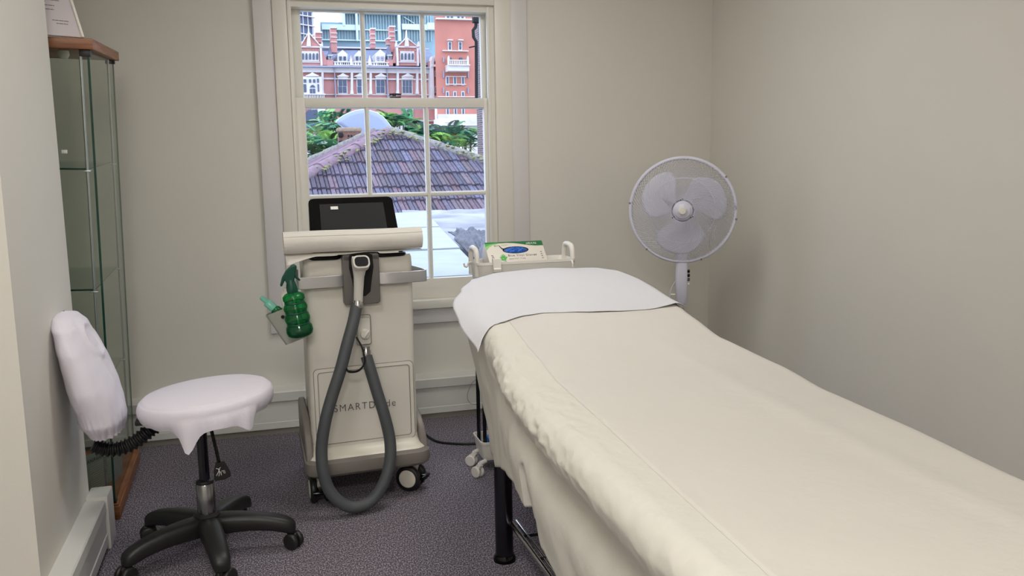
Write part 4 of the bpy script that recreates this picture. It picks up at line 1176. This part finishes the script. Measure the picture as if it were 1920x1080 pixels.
# lichen cushions on the ridge
m = MB(); R2 = random.Random(5)
for k in range(150):
    t = R2.random(); p = apex.lerp(cr, t * .9) if k % 3 else apex.lerp(cl, R2.random() * .5)
    s = R2.uniform(.012, .042)
    c = p - RO + Vector((R2.uniform(-.14, .14), R2.uniform(-.16, -.06), .06)) + up_v * -R2.uniform(0, .2)
    bmesh.ops.create_icosphere(m.b, subdivisions=1, radius=s, matrix=Matrix.Translation(c) @ Matrix.Diagonal((1.2, 1, .5, 1)))
m.build('lichen', M['lichen'], roof)
# pale boarded flat roof and lead gutter
Z0 = .615
def onz(px, py, z): 
    d = RM @ Vector(((px - 960) / F_PX, 1, -(py - 540) / F_PX)); return CAM + d * ((z - CAM.z) / d.z)
qN, qF = onz(908, 513, Z0), onz(797, 400, Z0)
def edge_x(y): return qN.x + (qF.x - qN.x) * (y - qN.y) / (qF.y - qN.y)
yN, yF = qN.y, qF.y
fb = thing('boarded_roof', 'pale boarded flat roof below the window outside', 'flat roof', (0.9, yN, -9))
FO = Vector((.9, yN, -9))
def board(y0_, y1_, dz=0):
    poly = [Vector((-3.5, y0_, Z0 + dz)), Vector((edge_x(y0_), y0_, Z0 + dz)), Vector((edge_x(y1_), y1_, Z0 + dz)), Vector((-3.5, y1_, Z0 + dz))]
    return MB().prism([p - FO for p in poly], (0, 0, -.04)).build('board', M['felt'], fb, bev=.004)
ym1, ym2 = onz(850, 467, Z0).y, onz(790, 429, Z0).y
board(yN, ym1 - .012); board(ym1, ym2 - .015, .012); board(ym2, yF, .02)
MB().prism([Vector(p) - FO for p in ((-.6, yN - .005, Z0 - .01), (edge_x(yN), yN - .005, Z0 - .01), (edge_x(yN), yN - .12, Z0 - .07), (-.6, yN - .12, Z0 - .07))], (0, .03, -.03)).build('front_edge', M['felt_edge'], fb)
m = MB(); P4 = [Vector((-.6, yN + .02, 0)), Vector((edge_x(yN) - .02, yN + .02, 0)), Vector((edge_x(yF) - .02, yF - .02, 0)), Vector((-.6, yF - .02, 0))]
m.prism([Vector((p.x, p.y, Z0 - .05)) - FO for p in P4], (0, 0, -9.5)).build('building_wall', M['pier'], fb)
def lead(u, v):
    y = 4.75 + (12.9 - 4.75) * v; x = edge_x(y) - .25 + (3.2 + .35 * v) * u
    z = Z0 - .10 - .22 * math.exp(-((y - 7.4 + .8 * (x - 1.6)) / .9) ** 2) - .12 * (1 if y < 6.2 else 0) * u
    z += .09 * noise.noise(Vector((x * 1.7, y * 2.2, 1))) * (1 if y < 8.7 else .35) + .03 * noise.noise(Vector((x * 6, y * 7, 4))) * (1 if y < 8.7 else .3)
    if v > .86: z += .05 * math.sin(y * 9) * (v - .86) / .14 + .02 * noise.noise(Vector((x * 3, y * 9, 8)))
    return Vector((x, y, z))
o = MB().grid(lead, 90, 200).build('lead_flashing', M['lead'], None, ang=None, solid=.02)
tag(o, 'crumpled grey lead flashing beside the pale flat roof outside', 'flashing')
def rumple(u, v):
    a, b_, c, d = onz(840, 434, .575), onz(925, 440, .575), onz(930, 492, .575), onz(884, 482, .575)
    p = (a * (1 - u) + b_ * u) * (1 - v) + (d * (1 - u) + c * u) * v
    e = min(1, 6 * u, 6 * (1 - u), 6 * v, 6 * (1 - v))
    p.y += .35 * noise.noise(Vector((u * 4, v * 3, 2))) * (1 - v)
    p.z += e * (.05 + .05 * noise.noise(Vector((u * 6, v * 5, 1))) + .03 * abs(noise.noise(Vector((u * 15, v * 14, 6)))))
    return p
o = MB().grid(rumple, 70, 70).build('crumpled_membrane', mat('dark_membrane', (96, 98, 106), .7, rgb2=(66, 68, 78), vscale=5, bump=.5, bscale=12), None, ang=None, solid=.01)
tag(o, 'dark crumpled roofing membrane lying on the lead beside the pale boards', 'roofing membrane')
# pale dish behind the roof
dc = at(683, 262, 20.5); 
def dpt(px, py): return at(px, py, 20.5)
arc = [(629.5, 230), (636, 223), (645, 217), (655, 212), (667, 208), (680, 206), (694, 208), (706, 212), (717, 219), (726, 229), (735, 241), (733, 262), (716, 290), (672, 263)]
dish = thing('satellite_dish', 'pale blue fan shaped panel rising behind the tiled roof ridge', 'panel', dc)
m = MB(); pts = [dpt(*p) - dc for p in arc]
cen = Vector((.02, 0, 0)); nn = len(pts)
def dsh(u, v):
    q = pts[int(round(u * nn)) % nn]; p = cen.lerp(q, v); p = Vector(p); p.y += .05 * (1 - v * v) ; return p
m.grid(dsh, nn, 8); m.build('panel', M['dish'], dish, ang=60, solid=.02)
MB().tube([p for p in pts[:11]], .02, 8).build('rim', M['dishrim'], dish)
MB().cyl((.05, .25, -10.4), (.05, .25, .2), .05, seg=10).build('mast', M['mgrey'], dish)
# small chimney vent behind the roof
cv_ = at(650, 258, 20.0)
ch = thing('chimney_vent', 'small terracotta vent block with grid holes left of the dish', 'chimney', (cv_.x, 20.0, cv_.z - .12))
MB().box((0.05, .1, -.6), (.34, .2, 1.4), bev=.01).build('stack', M['airbrick'], ch)
MB().box((.05, .1, .12), (.38, .24, .07), bev=.03).build('cap', mat('lichened_cap', (150, 130, 112), .9, var=.3, vscale=20), ch)
m = MB()
for i in range(4):
    for j in range(3): m.box((.03 + i * .045, -.003, -.075 + j * .05), (.026, .01, .03))
m.build('vent_hole', M['blackmat'], ch)
m = MB(); m.box((-.09, -.012, .04), (.075, .05, .075), bev=.02); m.box((-.09, -.012, -.09), (.075, .05, .09), bev=.02); m.build('side_flue', M['blackmat'], ch)

ch.scale = (1.45, 1.45, 1.45); ch.location.z += .12

# old brick pier with black pipe at the right
pr_ = thing('brick_pier', 'weathered brick pier seen at the right edge of the window', 'brick pier', (at(905, 300, 24).x + .25, 24.0, -9))
PO = Vector(pr_.location)
xp0 = at(899.5, 150, 24).x
MB().bx(xp0 - PO.x, 0, 0, xp0 + 1.6 - PO.x, .42, at(895, 33, 24).z + 9).build('pier', M['pier'], pr_)
m = MB()
a = at(893, 35, 23.8) - PO
m.box(a, (.2, .2, .22), bev=.02); m.tube([a, at(892, 50, 23.8) - PO, at(887, 57, 23.8) - PO, at(888, 70, 23.8) - PO, at(893, 78, 23.8) - PO, at(893.5, 200, 23.8) - PO], .045, 8)
m.tube([at(894, 86, 23.8) - PO, at(880, 89, 23.6) - PO], .02, 6)
m.build('black_pipe', M['blackmat'], pr_)
struct(MB().bx(-60, 6.2, -9.2, 120, 170, -9).build('ground_outside', M['ground']))

# ------------------------------------------------------------------ sumac trees between the roofs
def sumac(name, label, c, spread, nf, seed, hue):
    """c: crown centre; spread: (x, y, z) half sizes"""
    R = random.Random(seed); t = thing(name, label, 'tree', (c.x, c.y, -9), group='sumac trees beyond the tiled roof')
    O = Vector((c.x, c.y, -9)); mb = MB(); lay = mb.b.loops.layers.color.new('tone')
    for k in range(nf):
        u = Vector((R.uniform(-1, 1), R.uniform(-1, 1), R.uniform(-1, 1)))
        base = c + Vector((u.x * spread[0], u.y * spread[1], u.z * spread[2]))
        az = R.uniform(0, 2 * PI); el = R.uniform(.1, 1.0)
        d = Vector((math.cos(az) * math.cos(el), math.sin(az) * math.cos(el), math.sin(el)))
        Ln = R.uniform(.5, .9); n = 15
        side = Vector((-math.sin(az), math.cos(az), 0)); f = R.uniform(.7, 1.25)
        rgb = R.choice(((158, 194, 162), (146, 184, 162), (176, 204, 162), (126, 164, 146), (186, 208, 156), (158, 192, 172))) if R.random() > .04 else (170, 150, 90)
        col = lin(*[min(255, x * f) for x in rgb])
        for j in range(1, n + 1):
            tt = j / n; q = base + d * Ln * tt + Vector((0, 0, -.45 * tt * tt * Ln))
            ll = Ln * .24 * math.sin(PI * min(1, .25 + tt * .72))
            for s in (-1, 1):
                tip = q + side * s * ll + d * ll * .45 + Vector((0, 0, -ll * .35)); w = d * Ln * .028
                vs = [mb.b.verts.new(x - O) for x in (q, q.lerp(tip, .45) + w, tip, q.lerp(tip, .45) - w)]
                fc = mb.b.faces.new(vs)
                for lp in fc.loops: lp[lay] = col
    mb.build('foliage', M['leaf'], t, ang=None, fix=False)
    m = MB().tube([(0, 0, 0), (.1, .05, (c.z + 9) * .5), (0, 0, c.z + 9)], [.16, .11, .04], 8)
    for k in range(5):
        a = k * 1.3; m.tube([(0, 0, (c.z + 9) * .75), (spread[0] * .5 * math.cos(a), spread[1] * .5 * math.sin(a), c.z + 9)], [.05, .015], 6)
    m.build('trunk', M['bark'], t)
sumac('sumac_tree', 'dense sumac tree at the left pane behind the roof', at(585, 275, 22.6), (.7, .8, .42), 150, 1, 0)
sumac('sumac_tree', 'pale sumac branches between left pane and the dish', at(640, 236, 26.5), (.55, .7, .22), 90, 2, 0)
sumac('sumac_tree', 'sumac crown just right of the dish top', at(738, 230, 26.5), (.6, .7, .16), 80, 3, 0)
sumac('sumac_tree', 'bright sumac tree over the right hip of the roof', at(820, 262, 22.6), (.45, .8, .22), 90, 4, 0)
sumac('sumac_tree', 'small dark sumac beside the brick pier', at(872, 262, 27), (.4, .7, .25), 70, 5, 0)
sumac('sumac_tree', 'low sumac fronds showing above the roof apex', at(778, 256, 21.6), (.3, .25, .06), 40, 6, 0)

# ------------------------------------------------------------------ far buildings
def scale_at(px, py, Y): 
    return (at(px + 1, py, Y) - at(px, py, Y)).length
class FB:
    """boxes on a facade at depth Y; origin O"""
    def __init__(s, Y, O): s.Y = Y; s.O = O
    def p(s, px, py, dy=0): q = at(px, py, s.Y); q.y += dy; return q - s.O
    def box(s, mb, x0, y0, x1, y1, out=.2, inn=.3):
        c = s.p((x0 + x1) / 2, (y0 + y1) / 2); k = scale_at((x0 + x1) / 2, (y0 + y1) / 2, s.Y)
        xa, xb = s.p(x0, (y0 + y1) / 2).x, s.p(x1, (y0 + y1) / 2).x
        mb.box(((xa + xb) / 2, (inn - out) / 2, c.z), (xb - xa, out + inn, (y1 - y0) * k)); return mb
    def poly(s, mb, pts, out=.2, inn=.3):
        P_ = [s.p(x, y) for x, y in pts]
        mb.prism([(q.x, -out, q.z) for q in P_], (0, out + inn, 0)); return mb
def origin(px, Y): q = at(px, 300, Y); return Vector((q.x, Y, -9))
def window(fb, par, x0, y0, x1, y1, nx, ny, mt='estone', arch=False, out=.25):
    m = MB(); w = x1 - x0; h = y1 - y0
    fr = fb.box(m, x0 - 1.6, y0 - 1.5, x1 + 1.6, y1 + 1.5, out * .6, .1); fo = m.build('window', M[mt], par)
    m = MB(); gx = 1.0
    cw = (w - gx * (nx - 1)) / nx; chh = (h - gx * (ny - 1)) / ny
    for i in range(nx):
        for j in range(ny):
            xx = x0 + i * (cw + gx); yy = y0 + j * (chh + gx)
            if arch and j == 0:
                fb.poly(m, [(xx, yy + chh), (xx, yy + cw * .5), (xx + cw * .15, yy + cw * .18), (xx + cw * .5, yy), (xx + cw * .85, yy + cw * .18), (xx + cw, yy + cw * .5), (xx + cw, yy + chh)], out * .6 + .05, 0)
            else: fb.box(m, xx, yy, xx + cw, yy + chh, out * .6 + .05, 0)
    m.build('pane', M['epane'], fo)
Y1 = 100
O1 = origin(690, Y1); man = thing('red_brick_mansion', 'long red brick mansion block with stone gables and slate roof', 'building', O1)
f = FB(Y1, O1)
f.box(MB(), 300, 122, 816, 330, 0, 12).build('wall', M['ebrick'], man)
m = MB(); P_ = [f.p(300, 126), f.p(822, 122), f.p(822, 78), f.p(300, 82)]
m.prism([(q.x, 0 if i < 2 else 6, q.z) for i, q in enumerate(P_)], (0, 6, -.4)); m.build('roof', M['eslate'], man)
f.box(MB(), 608, 76.5, 822, 79.5, -5.6, 6.4).build('ridge', M['estone'], man)
# gables
def gable(x0, x1, ax, ay, base, wins):
    g = f.poly(MB(), [(x0, 124), (x1, 124), (x1, base), (ax, ay + 6), (x0, base)], .5, 5).build('gable', M['ebrick'], man)
    m = MB()
    f.box(m, x0 - 1, base - 1.5, x1 + 1, base + .8, .8, 0); f.box(m, x0, base + .8, x0 + 3.6, 124, .8, 0); f.box(m, x1 - 3.6, base + .8, x1, 124, .8, 0)
    f.box(m, x0 + 4, 117, x1 - 4, 118.5, .7, 0)
    f.poly(m, [(ax - 4, base - 1), (ax - 3.4, base - 10), (ax - 1, ay + 4), (ax, ay - 8), (ax + 1, ay + 4), (ax + 3.4, base - 10), (ax + 4, base - 1)], .9, 0)
    for sx in (x0, x1): f.poly(m, [(sx - 1.6, base - 1), (sx - 1.2, base - 6), (sx, base - 11), (sx + 1.2, base - 6), (sx + 1.6, base - 1)], .9, 0)
    f.poly(m, [(x0 + 1, base - 1.5), (x0 + 3, base - 1.5), (ax + .6, ay + 7), (ax - .6, ay + 5)], .7, 0); f.poly(m, [(x1 - 1, base - 1.5), (x1 - 3, base - 1.5), (ax - .6, ay + 7), (ax + .6, ay + 5)], .7, 0)
    f.box(m, wins[0][0] - 3.4, 97.5, wins[-1][0] + 3.4, 116, .62, 0)
    m.build('gable_stonework', M['estone'], g)
    for (wx,) in wins: 
        mm = MB(); f.poly(mm, [(wx - 1.7, 113), (wx - 1.7, 103.5), (wx - .9, 101.6), (wx, 101), (wx + .9, 101.6), (wx + 1.7, 103.5), (wx + 1.7, 113)], .75, 0); mm.build('window', M['epane'], g)
    for k in range(4):
        xx = x0 + 6 + k * (x1 - x0 - 12) / 3.0; mm = MB(); f.box(mm, xx - 1.6, 93.5, xx + 1.6, 97, .62, 0); mm.build('brick_inset', M['ebrick'], g)
gable(560, 603, 578, 56, 90, [(567.5,), (574,), (580.7,), (587.3,), (594,)])
gable(741.5, 783, 760.5, 66, 90, [(752,), (758.6,), (765.3,), (771.8,)])
for pts in ([(603, 92), (616, 123), (603, 123)], [(741, 92), (733, 119), (741, 119)], [(783, 92), (790, 119), (783, 119)]):
    f.poly(MB(), pts, .4, 4).build('gable_shoulder', M['ebrick'], man)
# chimneys
for x0, x1, y0_, y1_, ins in ((594, 605, 58, 76, 0), (622.5, 634, 49, 95, 1), (698.5, 707, 51, 86, 1), (734.5, 744, 47, 94, 1), (729, 735, 70, 78, 0)):
    c_ = f.box(MB(), x0, y0_, x1, y1_, -1.5, 2.6).build('chimney', M['ebrick'], man)
    m = MB(); f.box(m, x0 - .8, y0_ - 2, x1 + .8, y0_ + .5, -1.2, 2.8)
    for yy in ((y0_ + 9, y0_ + 17, y0_ + 26) if ins else (y0_ + 9,)): f.box(m, x0 - .5, yy, x1 + .5, yy + 1.2, -1.3, 2.7)
    m.build('chimney_band', M['estone'], c_)
# dormers
for x0, x1, y0_ in ((632.5, 651, 95), (664.5, 681, 96), (686, 689, 101), (703, 721.5, 94)):
    if x1 - x0 < 5: continue
    d_ = f.poly(MB(), [(x0, 117), (x1, 117), (x1, y0_ + 7), ((x0 + x1) / 2, y0_ - 1), (x0, y0_ + 7)], .3, 4).build('dormer', M['estone'], man)
    for wx in ((x0 + x1) / 2 - 4, (x0 + x1) / 2 + 4):
        mm = MB()
        for i in (0, 1):
            for j in (0, 1): f.box(mm, wx - 2.4 + i * 2.5, 106.5 + j * 4, wx - .2 + i * 2.5, 110 + j * 4, .45, 0)
        mm.build('window', M['epane'] if x0 < 700 else M['eshade'], d_)
for cx in (618.5, 729.5):
    m = MB(); f.box(m, cx - 4, 105, cx + 4, 117, .4, 3); f.poly(m, [(cx - 4.5, 105), (cx - 3, 100), (cx, 94), (cx, 87), (cx + .5, 94), (cx + 3, 100), (cx + 4.5, 105)], .4, 2)
    tt = m.build('turret', M['eslate'], man); mm = MB(); f.box(mm, cx - 3, 105.5, cx + 3, 112, .5, 0); f.box(mm, cx - 4.5, 104, cx + 4.5, 105.5, .6, 0); mm.build('turret_stone', M['estone'], tt)
    mm = MB(); f.box(mm, cx - 1.9, 106, cx - .5, 111, .6, 0); f.box(mm, cx + .5, 106, cx + 1.9, 111, .6, 0); mm.build('window', M['epane'], tt)
    f.box(MB(), cx - 6, 113, cx + 6, 124, .45, 2).build('turret_base', M['ebrick'], man)
# balustrade
m = MB(); f.box(m, 625, 117, 728, 118.6, .7, 0); f.box(m, 625, 123, 728, 124.5, .7, 0)
x = 626
while x < 726:
    if int(x / 16) % 2: f.box(m, x, 118, x + 3.4, 124, .6, 0); x += 5.0
    else: f.box(m, x, 118, x + 1.4, 124, .6, 0); x += 3.6
for xx in (657, 692): f.poly(m, [(xx - 2, 124), (xx - 2, 113), (xx - .6, 110), (xx, 105), (xx + .6, 110), (xx + 2, 113), (xx + 2, 124)], .8, 0)
m.build('balustrade', M['estone'], man)
f.box(MB(), 300, 124.5, 804, 127.2, 1.2, 0).build('cornice', M['eshade'], man)
f.box(MB(), 300, 127.2, 804, 136, .5, 0).build('frieze', M['estone'], man)
m = MB(); f.box(m, 300, 145.8, 804, 148.6, .3, 0); f.box(m, 300, 176.6, 804, 178, .3, 0); f.box(m, 300, 183.5, 804, 189, .5, 0); f.box(m, 300, 235, 822, 330, .4, 0); f.box(m, 700, 226, 822, 228, .5, 0)
m.build('string_course', M['estone'], man)
for xx in (604, 659, 694, 744.5, 781): f.poly(MB(), [(xx - 2.1, 136), (xx + 2.1, 136), (xx + 2.1, 168), (xx + 3.2, 177), (xx - 3.2, 177), (xx - 2.1, 168)], .55, 0).build('pilaster', M['estone'], man)
for x0, x1, nx in ((325, 340, 2), (365, 380, 2), (405, 420, 2), (445, 460, 2), (485, 500, 2), (522, 537, 2), (634.5, 649.5, 2), (670, 677.5, 1), (705.5, 720.5, 2), (754.5, 771.5, 3)):
    window(f, man, x0, 150, x1, 174.5, nx, 2)
    cx = (x0 + x1) / 2; m = MB(); f.poly(m, [(cx - 11, 143.5), (cx - 5, 141), (cx, 137.5), (cx + 5, 141), (cx + 11, 143.5), (cx + 11, 144.6), (cx - 11, 144.6)], .6, 0); f.box(m, x0 - 2.2, 144.6, x1 + 2.2, 149, .4, 0); m.build('pediment', M['estone'], man)
bay = f.box(MB(), 566, 146, 602, 180, 1.4, 0).build('bay_window', M['estone'], man)
mm = MB()
for x0, y0_, x1, y1_ in ((568, 151, 573, 157), (568, 160, 573, 175), (578, 151, 582, 157), (585.5, 151, 589.5, 157), (593, 150, 596, 157), (594, 160, 596.5, 174)): f.box(mm, x0, y0_, x1, y1_, 1.5, 0)
f.poly(mm, [(579.5, 166), (581, 163), (584.5, 161), (588, 163), (589.5, 166)], 1.5, 0); f.box(mm, 579.5, 168.5, 583.8, 177, 1.5, 0); f.box(mm, 585.2, 168.5, 589.5, 177, 1.5, 0)
mm.build('pane', M['epane'], bay)
m = MB(); f.poly(m, [(572, 144), (580, 140.5), (584, 138), (588, 140.5), (596, 144), (596, 145.5), (572, 145.5)], 1.5, 0); m.build('pediment', M['estone'], man)
m = MB(); f.box(m, 567, 178, 608, 180, 1.9, 0); f.box(m, 567, 185.5, 608, 188, 1.9, 0)
for k in range(13): f.box(m, 568 + k * 3, 180, 569.7 + k * 3, 186, 1.8, 0)
m.build('balustrade', M['estone'], man)
for xx in (627.3, 725): f.box(MB(), xx - .6, 128, xx + .6, 190, .8, 0).build('drainpipe', M['eshade'], man)
window(f, man, 757, 206, 773, 218, 3, 1); window(f, man, 586, 206, 596, 220, 1, 1)
MB_ = f.poly(MB(), [(573, 240), (573, 212), (576, 208), (592, 208), (594, 212), (594, 240)], 1.6, 0); MB_.build('dark_archway', M['epane'], man)
f.box(MB(), 594, 205, 608, 232, 1.8, 0).build('gate_pier', M['estone'], man)
# link range between mansion and tower
lk = f.box(MB(), 803, 118, 822, 190, 1.0, 2).build('side_range', M['ebrick'], man)
m = MB(); f.box(m, 803, 128, 808.5, 187, 1.6, 0); f.box(m, 803, 124, 822, 128, 1.75, 0); f.box(m, 803, 181, 822, 187, 1.3, 0); f.poly(m, [(803, 125), (803, 118), (805.5, 108), (808, 118), (808, 125)], 1.7, 0); m.build('stonework', M['estone'], lk)
window(f, lk, 812.5, 108, 817, 116, 2, 2, out=2.4); window(f, lk, 812.5, 136, 817, 144, 1, 1, out=2.0); window(f, lk, 813, 165, 817.5, 174, 1, 1, out=2.0)
# tower
Y2 = 96; O2 = origin(853, Y2); tw = thing('brick_tower', 'tall plain red brick tower wing at the right of the mansion', 'building', O2); f2 = FB(Y2, O2)
q0, q1 = f2.p(817.5, 150), f2.p(935, 150); zt_, zb_ = f2.p(870, -30).z, f2.p(870, 330).z
MB().prism([(q0.x, 0, zb_), (q1.x, 0, zb_), (q1.x, 2.9, zb_), (q0.x + .75, 2.9, zb_)], (0, 0, zt_ - zb_)).build('wall', M['etbrick'], tw)
m = MB(); f2.box(m, 816.5, 36.2, 935, 38.6, .5, 0); f2.box(m, 829, 95.2, 877, 96.8, .4, 0); f2.box(m, 834, 22, 871, 36.2, .35, 0); f2.box(m, 836, 143.4, 873, 144.6, .3, 0); f2.box(m, 836, 157.6, 873, 159, .3, 0); f2.box(m, 820, 181, 891, 182.4, .3, 0); f2.box(m, 820, 217, 895, 330, .8, 0); m.build('string_course', M['estone'], tw)
for k, xx in enumerate((838.5, 845.7, 858, 865.6)): f2.box(MB(), xx - 1.6, 26, xx + 1.6, 34.5, .5, 0).build('window', M['epane'], tw)
for xx in (843, 862.5):
    window(f2, tw, xx - 1.9, 80, xx + 1.9, 93, 1, 2); f2.box(MB(), xx - 4.6, 75, xx + 4.6, 76.8, .5, 0).build('lintel', M['estone'], tw)
bc = f2.box(MB(), 835, 125, 873.5, 135.5, 1.6, 0).build('balcony', M['estone'], tw)
m = MB(); f2.box(m, 835, 115, 873, 116.6, 1.5, -1.2); f2.box(m, 834.5, 124, 874, 126, 1.9, 0)
for k in range(12): f2.box(m, 836 + k * 3.25, 116, 837.7 + k * 3.25, 124.5, 1.45, -1.2)
for xx in (836, 871.5): f2.poly(m, [(xx - 1.3, 125), (xx - 1.3, 112), (xx, 107.5), (xx + 1.3, 112), (xx + 1.3, 125)], 1.6, -1.1)
m.build('balustrade', M['estone'], bc)
for xx in (843.5, 863.5): f2.box(MB(), xx - 2.4, 109, xx + 2.4, 124, .3, 0).build('balcony_door', M['epane'], tw)
for xx in (838.5, 852.5, 867.5): window(f2, tw, xx - 1.6, 145, xx + 1.6, 158.5, 1, 1); window(f2, tw, xx - 1.5, 173, xx + 1.5, 180, 1, 1)
for xx in (839, 853.5, 868): window(f2, tw, xx - 1.5, 204, xx + 1.5, 215, 1, 1)
for xx in (831, 877): 
    for a, c in ((108, 117), (133, 146), (165, 175)): f2.box(MB(), xx - .8, a, xx + .8, c, .3, 0).build('downpipe', M['eshade'], tw)
# stepped stone terrace at the foot of the tower
Y3 = 90; O3 = origin(840, Y3); te = thing('stone_terrace', 'pale stone terrace wall below the brick tower', 'terrace wall', O3); f3 = FB(Y3, O3)
m = MB(); f3.box(m, 770, 236, 930, 330, 0, 3); f3.box(m, 768, 233, 932, 236, .5, 3); m.build('wall', M['estone'], te)
m = MB(); f3.box(m, 824, 222, 872, 236, -.5, 3); f3.poly(m, [(836, 229), (853, 222), (870, 229)], -.3, 3); m.build('porch', M['estone'], te)
m = MB()
for k in range(10): f3.box(m, 812 + k * 7, 240, 812.8 + k * 7, 262, .3, 0)
f3.box(m, 810, 245, 880, 246.2, .35, 0); m.build('railing', M['eshade'], te)
# glass office behind
Y4 = 150; O4 = origin(720, Y4); of = thing('glass_office', 'pale turquoise glass office building rising behind the mansion', 'building', O4); f4 = FB(Y4, O4)
m = MB(); f4.box(m, 603, 46, 830, 150, .05, 10); f4.box(m, 644, -20, 830, 50, -.1, 9.8); m.build('glazing', M['eglass'], of)
m = MB(); f4.box(m, 603, 47.5, 673, 57.5, 1, 0); f4.box(m, 752, 47.5, 830, 57.5, 1, 0); f4.box(m, 641, 22, 646, 50, 1.1, 0); f4.box(m, 641, 26, 790, 28.6, 1.2, 0); f4.box(m, 603, 76, 745, 78, .9, 0)
f4.box(m, 665.5, 26, 669.5, 78, 1.3, 0); f4.box(m, 744, 31, 749, 78, 1.35, 0); f4.box(m, 676, 56.8, 745, 58.4, .8, 0); f4.box(m, 799, 45, 817, 57, 1.25, 0)
m.build('slab_band', M['emull'], of)
m = MB()
for k in range(40): f4.box(m, 604 + k * 5.2, 28 if 604 + k * 5.2 > 645 else 58, 604.5 + k * 5.2, 77, .5, 0)
f4.poly(m, [(756, 32), (776, 45), (776, 46), (756, 33)], .7, 0)
m.build('mullion', M['emull'], of)
Y5 = 140; O5 = origin(570, Y5); ot = thing('office_tower', 'dark blue gridded office tower at the left edge of the window', 'building', O5); f5 = FB(Y5, O5)
f5.box(MB(), 520, -30, 588, 140, 0, 10).build('glazing', M['eglass2'], ot)
m = MB()
for yy in (-8, 9, 26, 43, 60, 76): f5.poly(m, [(520, yy - 4), (590, yy + 7), (590, yy + 8.6), (520, yy - 2.4)], .8, 0)
for xx in (548, 556, 568, 577, 585): f5.box(m, xx, -30, xx + 1.1, 130, .6, 0)
m.build('grid', M['estone'], ot)
